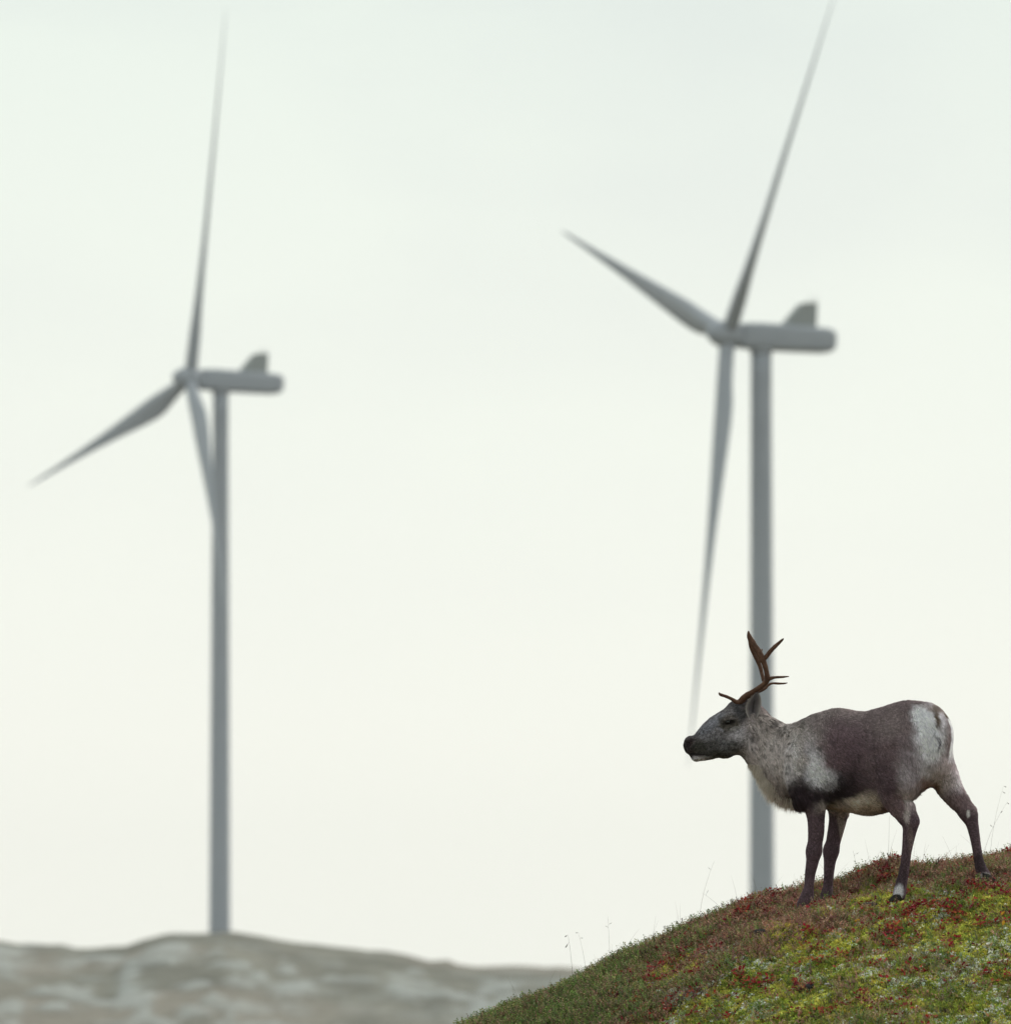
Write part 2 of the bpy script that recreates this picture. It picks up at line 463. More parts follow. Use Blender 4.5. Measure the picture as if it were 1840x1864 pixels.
# ------------------------------------------------------------------ reindeer: body as one surface from a distance field
def zp(zx, zy):                                   # study-crop coordinates -> photograph pixel
    return 1220 + zx / 2.9677, 1130 + zy / 2.9684
CB, SB = math.cos(BETA), math.sin(BETA)
O0 = at(*zp(1098, 742), 50.0)                     # middle of the trunk
FWD = np.array([-CB, SB, 0]); LAT = np.array([-SB, -CB, 0])   # heading; the animal's left, towards the camera
def T(zx, zy, v=0.0):
    """point of the animal seen at (zx, zy), v metres to the left of its middle plane"""
    px, py = zp(zx, zy); Y = 50.0
    for _ in range(6):
        p = at(px, py, Y)
        u = -(p[0] - O0[0] + SB * v) / CB
        Y = 50.0 + SB * u - CB * v
    return at(px, py, Y)
def Hd(zx, zy, dy): return at(*zp(zx, zy), 50.0 + dy)

RES = 0.0055
lo = np.array([O0[0] - 1.10, 49.45, O0[2] - 0.90]); hi = np.array([O0[0] + 0.72, 50.62, O0[2] + 0.45])
dims = np.ceil((hi - lo) / RES).astype(int)
FIELD = np.full(dims, 1.0, np.float32)
axs = [lo[i] + RES * np.arange(dims[i]) for i in range(3)]

def prim(a, b, r1, r2, k=0.05, lat=None, sq=1.0, cut=False):
    """smoothly add (or cut) a tapered capsule, squeezed by sq along the unit vector lat"""
    a, b = np.asarray(a, float), np.asarray(b, float); m = 0.11
    R_ = max(r1, r2) + m
    i0 = np.maximum(0, ((np.minimum(a, b) - R_ - lo) / RES).astype(int)); i1 = np.minimum(dims, ((np.maximum(a, b) + R_ - lo) / RES).astype(int) + 1)
    if (i1 <= i0).any(): return
    sl = tuple(slice(i0[j], i1[j]) for j in range(3))
    X = axs[0][sl[0]][:, None, None] - a[0]; Y = axs[1][sl[1]][None, :, None] - a[1]; Z = axs[2][sl[2]][None, None, :] - a[2]
    ba = b - a
    if lat is not None and sq != 1.0:
        e = sq - 1
        q = X * lat[0] + Y * lat[1] + Z * lat[2]
        X = X + e * q * lat[0]; Y = Y + e * q * lat[1]; Z = Z + e * q * lat[2]
        ba = ba + e * (ba @ lat) * lat
    else: sq = 1.0
    bb = ba @ ba
    tt = np.clip((X * ba[0] + Y * ba[1] + Z * ba[2]) / bb, 0, 1) if bb > 1e-10 else np.zeros(1)
    d = np.sqrt((X - tt * ba[0]) ** 2 + (Y - tt * ba[1]) ** 2 + (Z - tt * ba[2]) ** 2) - (r1 + (r2 - r1) * tt)
    d = (d / sq ** 0.5).astype(np.float32)
    S = FIELD[sl]
    if cut:
        d = -d; h = np.clip(k - np.abs(S - d), 0, None) / k; FIELD[sl] = np.maximum(S, d) + h * h * k * .25
    else:
        h = np.clip(k - np.abs(S - d), 0, None) / k; FIELD[sl] = np.minimum(S, d) - h * h * k * .25

def chain(nodes, k=0.04, lat=None, sq=1.0, shrink=0.0):
    """one smooth limb: capsules along a spline, joined flush, then blended into the body once"""
    global FIELD
    keep_, FIELD = FIELD, np.full(dims, 1.0, np.float32)
    sp = spline([np.append(p, r) for p, r in nodes], 4)
    for a, b in zip(sp[:-1], sp[1:]): prim(a[:3], b[:3], a[3] - shrink, b[3] - shrink, 1e-4, lat, sq)
    h = np.clip(k - np.abs(keep_ - FIELD), 0, None) / k
    FIELD = np.minimum(keep_, FIELD) - h * h * k * .25

# trunk
chain([(T(705, 775), .172), (T(800, 752), .228), (T(900, 762), .250), (T(1000, 774), .254), (T(1100, 774), .258), (T(1200, 728), .242), (T(1280, 690), .220)], .06, LAT, 1.28, -.004)
prim(T(1290, 598), T(1380, 598), .128, .123, .07, LAT, 1.0)
prim(T(1380, 620), T(1385, 740), .112, .10, .07, LAT, 1.0)
prim(T(835, 605), T(905, 572), .06, .072, .10, LAT, 1.1)      # withers
prim(T(1270, 520), T(1375, 520), .055, .050, .08)              # croup
prim(T(1000, 582), T(1180, 552), .050, .055, .09)                               # back
# neck
NL = np.array([-math.sin(.26), -math.cos(.26), 0])
chain([(T(705, 775), .165), (Hd(640, 752, .205), .166), (Hd(580, 710, .235), .150), (Hd(510, 662, .262), .142), (Hd(445, 610, .285), .125), (Hd(405, 580, .295), .108)], .06, NL, 1.42, .002)
prim(Hd(672, 845, .19), Hd(590, 800, .22), .075, .055, .10, NL, 1.2)          # brisket
# head
DY = .30; HL = np.array([0, -1.0, 0])
chain([(Hd(430, 545, DY), .100), (Hd(380, 560, DY), .112), (Hd(320, 594, DY), .114), (Hd(262, 628, DY), .098)], .03, HL, 1.62, .002)
chain([(Hd(262, 626, DY), .101), (Hd(212, 655, DY), .087), (Hd(166, 678, DY), .072), (Hd(122, 677, DY), .053)], .03, HL, 1.38, .003)
prim(Hd(345, 650, DY - .035), Hd(300, 680, DY - .03), .065, .05, .04)         # near jaw
prim(Hd(345, 650, DY + .035), Hd(300, 680, DY + .03), .065, .05, .04)
prim(Hd(140, 735, DY), Hd(210, 705, DY), .024, .040, .025)                    # chin
prim(Hd(106, 654, DY - .020), Hd(116, 680, DY - .02), .023, .023, .02)        # nostril wings
prim(Hd(106, 654, DY + .020), Hd(116, 680, DY + .02), .023, .023, .02)
prim(Hd(285, 525, DY - .055), Hd(335, 520, DY - .058), .018, .02, .03)        # brow ridges
prim(Hd(285, 525, DY + .055), Hd(335, 520, DY + .058), .018, .02, .03)
prim(Hd(350, 470, DY), Hd(395, 460, DY), .030, .034, .04)                     # poll
prim(Hd(310, 548, DY - .083), Hd(310, 548, DY - .070), .009, .009, .012, cut=True)   # eye sockets
prim(Hd(310, 548, DY + .083), Hd(310, 548, DY + .070), .009, .009, .012, cut=True)
prim(Hd(93, 668, DY - .045), Hd(101, 664, DY - .028), .007, .005, .008, cut=True)
prim(Hd(93, 668, DY + .045), Hd(101, 664, DY + .028), .007, .005, .008, cut=True)
prim(Hd(104, 724, DY - .05), Hd(195, 722, DY - .062), .006, .005, .008, cut=True)    # mouth line
prim(Hd(104, 724, DY + .05), Hd(195, 722, DY + .062), .006, .005, .008, cut=True)
# near foreleg
chain([(T(735, 760, .13), .13), (T(742, 880, .14), .112), (T(776, 985, .14), .070), (T(786, 1065, .135), .051), (T(787, 1150, .13), .046), (T(776, 1245, .125), .0385)], .045, LAT, 1.15, .003)
chain([(T(776, 1245, .125), .0385), (T(766, 1310, .122), .0335), (T(755, 1370, .12), .0285), (T(748, 1440, .12), .0265), (T(739, 1490, .12), .036), (T(722, 1535, .12), .039)], .03, None, 1, .001)
# far foreleg
chain([(T(835, 780, -.13), .12), (T(860, 890, -.14), .105), (T(905, 990, -.14), .070), (T(906, 1065, -.135), .053), (T(890, 1150, -.13), .045), (T(868, 1245, -.125), .0385)], .045, LAT, 1.15, .003)
chain([(T(868, 1245, -.125), .0385), (T(861, 1305, -.122), .0325), (T(856, 1370, -.12), .0275), (T(851, 1440, -.12), .027), (T(847, 1485, -.12), .037), (T(840, 1518, -.12), .041)], .03, None, 1, .001)
# near hind leg
chain([(T(1245, 720, .10), .165), (T(1240, 850, .135), .125), (T(1222, 935, .145), .088), (T(1248, 1010, .14), .066), (T(1282, 1068, .13), .043)], .05, LAT, 1.2, .002)
prim(T(1195, 900, .13), T(1195, 965, .13), .05, .03, .05)                     # stifle
prim(T(1300, 1000, .13), T(1322, 1082, .125), .012, .018, .025)                # hamstring cord and point of hock
chain([(T(1282, 1068, .13), .043), (T(1297, 1098, .13), .042), (T(1290, 1155, .128), .035), (T(1277, 1245, .125), .027), (T(1265, 1340, .122), .026), (T(1248, 1420, .12), .031), (T(1236, 1482, .12), .036)], .03, None, 1, .001)
# far hind leg
chain([(T(1395, 730, -.07), .105), (T(1462, 815, -.11), .085), (T(1506, 900, -.13), .070), (T(1560, 980, -.13), .054), (T(1607, 1042, -.13), .040)], .06, LAT, 1.15, .002)
prim(T(1590, 960, -.13), T(1632, 1040, -.13), .012, .017, .025)
chain([(T(1605, 1042, -.13), .041), (T(1620, 1068, -.13), .039), (T(1634, 1115, -.128), .032), (T(1650, 1200, -.125), .026), (T(1664, 1285, -.122), .0255), (T(1678, 1340, -.12), .031), (T(1698, 1378, -.12), .032)], .03, None, 1, .001)
# belly tuck, tail
prim(T(1190, 890, 0), T(1310, 820, 0), .09, .07, .08)
chain([(T(1425, 505), .030), (T(1448, 560), .030), (T(1452, 630), .022), (T(1447, 680), .010)], .02, None, 1, 0)

def surface_nets(Fd):
    ins = Fd < 0
    nx, ny, nz = Fd.shape
    cnt = np.zeros((nx - 1, ny - 1, nz - 1), np.int8)
    for a in (0, 1):
        for b in (0, 1):
            for c in (0, 1): cnt += ins[a:nx - 1 + a, b:ny - 1 + b, c:nz - 1 + c]
    act = (cnt > 0) & (cnt < 8)
    I, J, K = np.nonzero(act)
    idx = np.full(act.shape, -1, np.int32); idx[I, J, K] = np.arange(len(I))
    acc = np.zeros((len(I), 3)); num = np.zeros(len(I))
    offs = [(a, b, c) for a in (0, 1) for b in (0, 1) for c in (0, 1)]
    for o in offs:
        for ax_ in range(3):
            if o[ax_]: continue
            p = list(o); p[ax_] = 1
            f0 = Fd[I + o[0], J + o[1], K + o[2]]; f1 = Fd[I + p[0], J + p[1], K + p[2]]
            cr = (f0 < 0) != (f1 < 0)
            tt = np.where(cr, f0 / np.where(cr, f0 - f1, 1), 0)
            pos = np.tile(np.array(o, float), (len(I), 1)); pos[:, ax_] += tt
            acc[cr] += pos[cr]; num[cr] += 1
    V = np.stack([I, J, K], -1) + acc / num[:, None]
    Q = []
    for ax_ in range(3):
        s0 = [slice(1, -1)] * 3; s1 = [slice(1, -1)] * 3
        s0[ax_] = slice(0, -1); s1[ax_] = slice(1, None)
        A, B = ins[tuple(s0)], ins[tuple(s1)]
        ch = np.argwhere(A != B); st_ = A[A != B]
        off = np.array([1, 1, 1]); off[ax_] = 0
        g = ch + off
        o1, o2 = [(1, 2), (2, 0), (0, 1)][ax_]
        def cell(d1, d2):
            h = g.copy(); h[:, o1] += d1; h[:, o2] += d2
            return idx[h[:, 0], h[:, 1], h[:, 2]]
        q = np.stack([cell(-1, -1), cell(0, -1), cell(0, 0), cell(-1, 0)], -1)
        q[~st_] = q[~st_][:, ::-1]
        Q.append(q)
    return V, np.concatenate(Q)

BV, BQ = surface_nets(FIELD)
BV = lo + BV * RES
g_ = np.stack(np.gradient(FIELD), -1)
ii = np.clip(((BV - lo) / RES).round().astype(int), 0, dims - 1)
BN = g_[ii[:, 0], ii[:, 1], ii[:, 2]].astype(float); BN /= np.linalg.norm(BN, axis=1, keepdims=True) + 1e-9
del g_
print('reindeer body verts', len(BV))

def to_zoom(p):
    px, py = pix(p)
    return (px - 1220) * 2.9677, (py - 1130) * 2.9684
def coat_coords(p):
    """study-crop coordinates for the markings; the far flank takes the mirror image of the near one"""
    p = np.asarray(p, float)
    v = (p - O0) @ LAT
    zx, zy = to_zoom(p)
    trunk = (v < 0) & (zy < 960) & (zx > 620)
    pm = p - 2 * v[:, None] * LAT
    mx, my = to_zoom(pm)
    inner = trunk & (zx > 1445) & (zy > 760)
    rear = trunk & (zx > 1440) & (zy < 800)
    mx = np.where(rear, 1440 - .42 * (zx - 1440), mx); my = np.where(rear, zy, my)
    use = trunk & ~inner
    return np.where(use, mx, zx), np.where(use, my, zy), v, zx, zy

PAINT = [  # zx, zy, rx, ry, rotation, colour
    (1000, 560, 420, 140, 0, (.150, .125, .118)),
    (900, 500, 140, 60, 0, (.19, .165, .150)),
    (960, 720, 240, 190, 0, (.112, .078, .084)),
    (1060, 780, 150, 130, 0, (.080, .054, .060)),
    (700, 670, 115, 190, 15, (.205, .18, .168)),
    (590, 640, 150, 110, 35, (.26, .24, .21)),
    (560, 760, 170, 190, 0, (.33, .305, .28)),
    (520, 560, 120, 40, 35, (.19, .17, .15)),
    (645, 810, 36, 140, 8, (.47, .455, .44)),
    (540, 900, 90, 70, 40, (.24, .21, .19)),
    (640, 970, 70, 60, 20, (.33, .27, .22)),
    (748, 720, 36, 90, 8, (.25, .232, .228)),
    (765, 800, 50, 85, 12, (.56, .56, .57)),
    (812, 856, 74, 50, -10, (.82, .84, .86)),
    (695, 930, 88, 105, 0, (.026, .019, .022)),
    (790, 985, 120, 60, 10, (.030, .021, .025)),
    (920, 905, 140, 86, -22, (.020, .015, .017)),
    (1070, 870, 110, 64, -18, (.048, .034, .038)),
    (1050, 985, 190, 52, -12, (.58, .53, .46)),
    (1020, 1030, 130, 20, 0, (.42, .37, .31)),
    (1170, 690, 115, 250, 8, (.120, .088, .092)),
    (1200, 560, 120, 90, 0, (.15, .122, .116)),
    (1165, 900, 55, 130, -8, (.080, .056, .062)),
    (1290, 800, 66, 130, 10, (.195, .168, .172)),
    (1282, 852, 46, 50, 0, (.28, .255, .262)),
    (1412, 640, 68, 185, 0, (.58, .585, .59)),
    (1412, 600, 50, 150, 0, (.74, .76, .78)),
    (1345, 490, 45, 35, 30, (.74, .75, .75)),
    (1390, 560, 45, 70, -20, (.72, .74, .75)),
    (1405, 820, 42, 90, 0, (.34, .325, .32)),
    (1290, 960, 55, 60, 0, (.30, .26, .255)),
    (1430, 470, 70, 26, 15, (.20, .17, .15)),
    (1440, 530, 17, 62, -14, (.085, .065, .045)),
    (1445, 655, 13, 40, 0, (.035, .03, .032)),
    (1390, 880, 40, 40, 0, (.20, .14, .12)),
    (1500, 830, 75, 100, 0, (.36, .32, .31)),
    (1545, 880, 30, 60, 10, (.46, .42, .42)),
    (1560, 970, 85, 60, 40, (.15, .11, .11)),
]
PAINT_LEG = [
    (1200, 1010, 60, 80, 0, (.12, .085, .09)), (1270, 1020, 22, 75, -8, (.36, .32, .31)), (1225, 1010, 40, 70, 0, (.15, .11, .115)),
    (930, 1120, 22, 130, -10, (.26, .22, .20)), (1305, 1220, 18, 110, -6, (.16, .12, .12)), (1607, 1040, 10, 22, 0, (.62, .60, .58)),
    (1240, 1380, 40, 70, 0, (.060, .042, .048)), (1234, 1470, 26, 44, 12, (.58, .58, .62)), (1712, 1386, 40, 20, 20, (.55, .52, .50)), (700, 1560, 40, 16, 0, (.25, .22, .2)),
    (1675, 1310, 34, 60, 0, (.045, .032, .036)),
]
PAINT_HEAD = [
    (240, 620, 260, 190, 30, (.118, .112, .108)), (200, 620, 80, 50, 30, (.14, .138, .14)), (240, 690, 70, 40, 10, (.085, .083, .078)), (150, 620, 60, 26, -28, (.14, .14, .145)), (365, 625, 60, 75, 10, (.27, .26, .26)), (400, 680, 60, 70, 0, (.26, .25, .24)),
    (300, 690, 90, 45, -10, (.10, .10, .098)), (220, 560, 80, 26, -40, (.15, .155, .165)), (318, 560, 62, 44, -10, (.070, .064, .052)), (312, 549, 30, 15, -6, (.014, .012, .010)), (318, 532, 34, 7, -6, (.17, .16, .15)), (262, 588, 24, 9, 35, (.15, .15, .155)), (340, 585, 36, 10, -20, (.16, .155, .14)), (395, 480, 50, 70, 0, (.045, .045, .045)), (440, 520, 40, 40, 0, (.035, .035, .036)),
    (110, 680, 55, 60, 0, (.060, .052, .050)), (150, 690, 40, 40, 0, (.045, .045, .038)), (100, 660, 16, 24, 20, (.030, .022, .022)), (146, 750, 42, 15, 8, (.55, .55, .58)), (195, 735, 30, 12, 0, (.22, .22, .22)),
    (230, 720, 60, 20, 0, (.06, .06, .055)), (140, 722, 60, 5, 4, (.02, .018, .018)),
]
def coat(p):
    zx, zy, v, ox, oy = coat_coords(p)
    wob = (fbm(p * 9.0, 3) - .5)[:, None] * np.array([90., 90.]) + (fbm(p * 40.0 + 5, 2) - .5)[:, None] * np.array([34., 30.])
    x, y = zx + wob[:, 0], zy + wob[:, 1]
    c = np.tile(np.array([.155, .125, .12]), (len(p), 1))
    legs = sstep(985, 1075, oy)[:, None]
    def paint(c, lst, X, Y, soft=.70):
        for cx, cy, rx, ry, rot, colr in lst:
            a = math.radians(rot); dx, dy = X - cx, Y - cy
            d = np.sqrt(((dx * math.cos(a) + dy * math.sin(a)) / rx) ** 2 + ((-dx * math.sin(a) + dy * math.cos(a)) / ry) ** 2)
            wgt = sstep(1 + soft, 1 - soft, d)[:, None] if False else (1 - sstep(1 - soft, 1 + soft, d))[:, None]
            c = c * (1 - wgt) + np.array(colr) * wgt
        return c
    c = paint(c, PAINT, x, y)
    lc = np.array([.092, .064, .073]) * (0.8 + .4 * fbm(p * 25, 2))[:, None]
    c = c * (1 - legs) + lc * legs
    lx, ly = ox + wob[:, 0] * .15, oy + wob[:, 1] * .15
    low = oy > 930
    if low.any(): c[low] = paint(c[low], PAINT_LEG, lx[low], ly[low], .35)
    head = (1 - sstep(345, 485, ox + .15 * (oy - 600) + 1.2 * wob[:, 0]))[:, None] * (oy < 800)[:, None]
    hcx = paint(np.tile(np.array([.125, .125, .125]), (len(p), 1)), PAINT_HEAD, ox + wob[:, 0] * .12, oy + wob[:, 1] * .12, .42)
    return c * (1 - head) + hcx * head * .88

deer = empty('reindeer', (O0[0], O0[1], fp[0][2]), 0)
tag(deer, 'grey brown reindeer with dark antlers and white rump standing on the heath slope', 'reindeer')
DO = np.array([O0[0], O0[1], fp[0][2]])
m_skin = tint_mat('coat_underfur', rough=0.9, spec=0.05, grain=0.5, gscale=140)
mesh_np('body', BV - DO, BQ, 4, m_skin, deer, True, np.clip(coat(BV) * .8, 0, .8))

# fur: tapered hairs lying along the coat, longer on throat, belly and rump
tri = np.concatenate([BQ[:, [0, 1, 2]], BQ[:, [0, 2, 3]]])
e1, e2 = BV[tri[:, 1]] - BV[tri[:, 0]], BV[tri[:, 2]] - BV[tri[:, 0]]
area = np.linalg.norm(np.cross(e1, e2), axis=1) / 2
NF = 240000
cen_t = BV[tri].mean(1)
zxt, zyt = to_zoom(cen_t)
dens = 1.0 + 1.2 * (zxt < 480) * (zyt < 800) + .6 * (zyt > 1000)
camd = CAM - cen_t; camd /= np.linalg.norm(camd, axis=1, keepdims=True)
facing = (BN[tri].mean(1) * camd).sum(1)
dens += 2.5 * (np.exp(-((zxt - 580) / 120) ** 2 - ((zyt - 950) / 70) ** 2) + np.exp(-((zxt - 440) / 50) ** 2 - ((zyt - 830) / 80) ** 2)) + 1.2 * np.exp(-((zxt - 1060) / 160) ** 2 - ((zyt - 1035) / 25) ** 2)
dens *= np.where(facing < -.35, .35, 1.0)
pr = area * dens; pr /= pr.sum()
pick = rng.choice(len(tri), NF, p=pr)
r1, r2 = rng.random(NF), rng.random(NF)
fl = r1 + r2 > 1; r1[fl], r2[fl] = 1 - r1[fl], 1 - r2[fl]
root = BV[tri[pick, 0]] + r1[:, None] * e1[pick] + r2[:, None] * e2[pick]
nrm = BN[tri[pick, 0]] * (1 - r1 - r2)[:, None] + BN[tri[pick, 1]] * r1[:, None] + BN[tri[pick, 2]] * r2[:, None]
nrm /= np.linalg.norm(nrm, axis=1, keepdims=True) + 1e-9
zx, zy = to_zoom(root)
headm = (zx + .15 * (zy - 600) < 420) & (zy < 790)
legm = zy > 1010
neckm = ~headm & (zx < 660) & (zy < 1010)
flow = np.tile(np.array([.80, -.25, -.55]), (NF, 1))
flow[headm] = [.85, -.05, .35]
flow[neckm] = [.45, -.05, -.80]
flow[legm] = [.12, 0, -1]
rump = ~legm & (zx > 1250); flow[rump] = [.30, -.12, -.95]
sh = ~legm & ~neckm & ~headm & (zx < 900); flow[sh] = [.45, -.15, -.85]
# locks: neighbouring hairs lean the same way
fr = 34.0
lock = np.stack([fbm(root * fr + 3.1, 2), fbm(root * fr + 11.7, 2), fbm(root * fr + 23.9, 2)], -1) - .5
flow = flow / np.linalg.norm(flow, axis=1, keepdims=True) + lock * np.where(headm | legm, .35, 1.05)[:, None] + rng.normal(0, 1, (NF, 3)) * np.where(neckm & (zy > 780), .24, .11)[:, None]
flow -= (flow * nrm).sum(1, keepdims=True) * nrm
flow /= np.linalg.norm(flow, axis=1, keepdims=True) + 1e-9
ln = np.full(NF, .019)
ln[headm] = .0095; ln[legm] = .0065; ln[neckm] = .026; ln[rump] = .024
def boost(cx, cy, rx, ry, L_): 
    global ln
    d = ((zx - cx) / rx) ** 2 + ((zy - cy) / ry) ** 2
    ln = np.maximum(ln, L_ * np.exp(-d))
boost(640, 985, 80, 50, .080); boost(560, 930, 70, 50, .075); boost(480, 870, 50, 60, .055); boost(420, 800, 40, 50, .034); boost(300, 745, 90, 20, .017); boost(1060, 1035, 160, 30, .032); boost(1330, 930, 60, 60, .035); boost(1440, 600, 30, 120, .040)
ln *= rng.uniform(.6, 1.25, NF)
hang = np.clip((ln - .028) / .04, 0, 1)[:, None]
lift = np.where(headm | legm, .20, .26) + rng.uniform(-.08, .16, NF) + .4 * hang[:, 0]
d1 = flow * np.cos(lift)[:, None] + nrm * np.sin(lift)[:, None]
d2 = flow * .98 + nrm * np.where(headm | legm, .16, .05)[:, None] + np.array([0.10, 0, -1.0]) * hang * .9
d2 /= np.linalg.norm(d2, axis=1, keepdims=True)
sink = np.where(headm, .0003, np.where(legm, .0005, .0020))[:, None]
mid = root - nrm * sink + d1 * (ln * .5)[:, None]
tip = mid + d2 * (ln * .5)[:, None]
view = root - CAM; view /= np.linalg.norm(view, axis=1, keepdims=True)
side = np.cross(flow, nrm * .6 - view * .6 + rng.normal(0, .25, (NF, 3))); side /= np.linalg.norm(side, axis=1, keepdims=True) + 1e-9
hw = (np.where(headm, .00125, np.where(legm, .0011, .00125)) * rng.uniform(.7, 1.3, NF) * (1 + np.clip((ln - .026) / .04, 0, .8)))[:, None]
r0 = root - nrm * sink
V5 = np.stack([r0 - side * hw, r0 + side * hw, mid + side * hw * .8, mid - side * hw * .8, tip], 1).reshape(-1, 3)
b5 = (np.arange(NF) * 5)[:, None]
FQ = np.concatenate([b5 + np.array([0, 1, 2, 3]), b5 + np.array([3, 2, 4])], 1).ravel()
cc = coat(root) * np.array([1.48, 1.39, 1.52]); cc /= np.maximum(1, cc.max(1, keepdims=True) / .88)
# ripples in the coat of neck, shoulder and flank; salt-and-pepper hairs elsewhere
qa = root @ np.array([.80, 0, .60]); qb = root @ np.array([-.60, 0, .80])
wv = (fbm(root * 22. + 9, 2) - .5) * .05
rip = .65 * vnoise(np.stack([(qa + wv) * 150., root[:, 1] * 50., (qb + wv) * 46.], -1)) + .35 * vnoise(root * 210. + 3)
ripm = (np.where(neckm, 1.0, np.where(sh, .95, np.where(headm | legm, .3, .6))))
def band(x0, y0, x1, y1, wd):
    t_ = np.clip(((zx - x0) * (x1 - x0) + (zy - y0) * (y1 - y0)) / ((x1 - x0) ** 2 + (y1 - y0) ** 2), 0, 1)
    return np.exp(-((zx - x0 - t_ * (x1 - x0)) ** 2 + (zy - y0 - t_ * (y1 - y0)) ** 2) / wd ** 2)
fold = np.maximum.reduce([band(445, 570, 430, 690, 14), band(500, 510, 640, 610, 26), band(715, 560, 640, 690, 15), band(640, 690, 628, 800, 15), band(800, 640, 800, 760, 10), band(1060, 560, 1005, 760, 14), band(1090, 600, 1110, 860, 14)])
ripm = ripm * .8 + .8 * fold * ~headm
spk = vnoise(root * 260. + 17) - .5
amp = np.clip(1 - .16 * fold + ripm * 1.9 * (rip - .5), .30, 1.65) * np.where(headm | legm, np.clip(1 + 1.3 * spk + np.where(headm, 1.3, .25) * (fbm(root * 75. + 4, 2) - .5), .4, 1.8), 1 + .5 * spk)
cc = cc * (amp * rng.uniform(.72, 1.30, NF))[:, None]
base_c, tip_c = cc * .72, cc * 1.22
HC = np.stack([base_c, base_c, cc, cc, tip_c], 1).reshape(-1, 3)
HN = np.repeat(nrm * .8 + lock * .55 * np.where(headm | legm, .3, 1)[:, None], 5, axis=0); HN /= np.linalg.norm(HN, axis=1, keepdims=True)
m_fur = tint_mat('fur', rough=0.75, spec=0.12, trans=0.12)
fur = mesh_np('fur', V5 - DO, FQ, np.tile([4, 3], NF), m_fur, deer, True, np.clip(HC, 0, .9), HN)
fur['kind'] = 'stuff'

# long pale hairs hanging from throat and brisket
tv = zxt, zyt
under = ((zxt > 405) & (zxt < 715) & (zyt > 770) & (np.abs((cen_t - Hd(600, 900, .21)) @ NL) < .075) & (BN[tri].mean(1)[:, 2] < -.1) & (zyt < 1040))
uw = area * under; uw /= uw.sum()
NM = 4200
pm = rng.choice(len(tri), NM, p=uw)
a1, a2 = rng.random(NM), rng.random(NM); sw = a1 + a2 > 1; a1[sw], a2[sw] = 1 - a1[sw], 1 - a2[sw]
rm = BV[tri[pm, 0]] + a1[:, None] * e1[pm] + a2[:, None] * e2[pm]
mzx, _ = to_zoom(rm)
ml = np.interp(mzx, [395, 450, 520, 640, 735], [.014, .036, .066, .066, .030]) * rng.uniform(.5, 1.2, NM) * (.75 + .5 * vnoise(rm * 60.))
lk = np.stack([fbm(rm * 48. + 3, 2), fbm(rm * 48. + 19, 2), 0 * rm[:, 0]], -1) - np.array([.5, .5, 0])
md = np.array([.10, 0, -1.0]) + lk * 1.1 + rng.normal(0, .16, (NM, 3)) + BN[tri[pm, 0]] * .5
md /= np.linalg.norm(md, axis=1, keepdims=True)
ms = np.cross(md, [0, 1., 0]); ms /= np.linalg.norm(ms, axis=1, keepdims=True)
mt = rm + md * ml[:, None] + np.array([0, 0, -.15]) * ml[:, None]
mv = np.stack([rm + ms * .0013, rm - ms * .0013, mt], 1).reshape(-1, 3)
_mn = np.stack([rng.normal(-.3, .4, NM), np.full(NM, -1.0), rng.normal(.25, .3, NM)], -1); _mn /= np.linalg.norm(_mn, axis=1, keepdims=True)
m_mane = tint_mat('mane', rough=0.7, spec=0.1, trans=0.8)
mo = mesh_np('throat_mane', mv - DO, np.arange(NM * 3), 3, m_mane, deer, True, np.repeat(np.array([.90, .84, .78]) * rng.uniform(.8, 1.05, (NM, 1)), 3, 0), np.repeat(_mn, 3, 0))
mo['kind'] = 'stuff'

# eyes, ears, antlers, hooves
m_eye, _, be = mat('eye_gloss', (.008, .006, .005), 0.15, 0.5)
for s in (-1, 1):
    c = Hd(312, 549, DY + s * .0665)
    rings = [c + .0150 * np.stack([math.sin(ph) * np.cos(np.linspace(0, 2 * math.pi, 16, endpoint=False)), np.full(16, -math.cos(ph)), .72 * math.sin(ph) * np.sin(np.linspace(0, 2 * math.pi, 16, endpoint=False))], -1) for ph in np.linspace(.15, math.pi - .15, 9)]
    v, f, cn = loft(rings); mesh_np('eye', v - DO, f, cn, m_eye, deer)

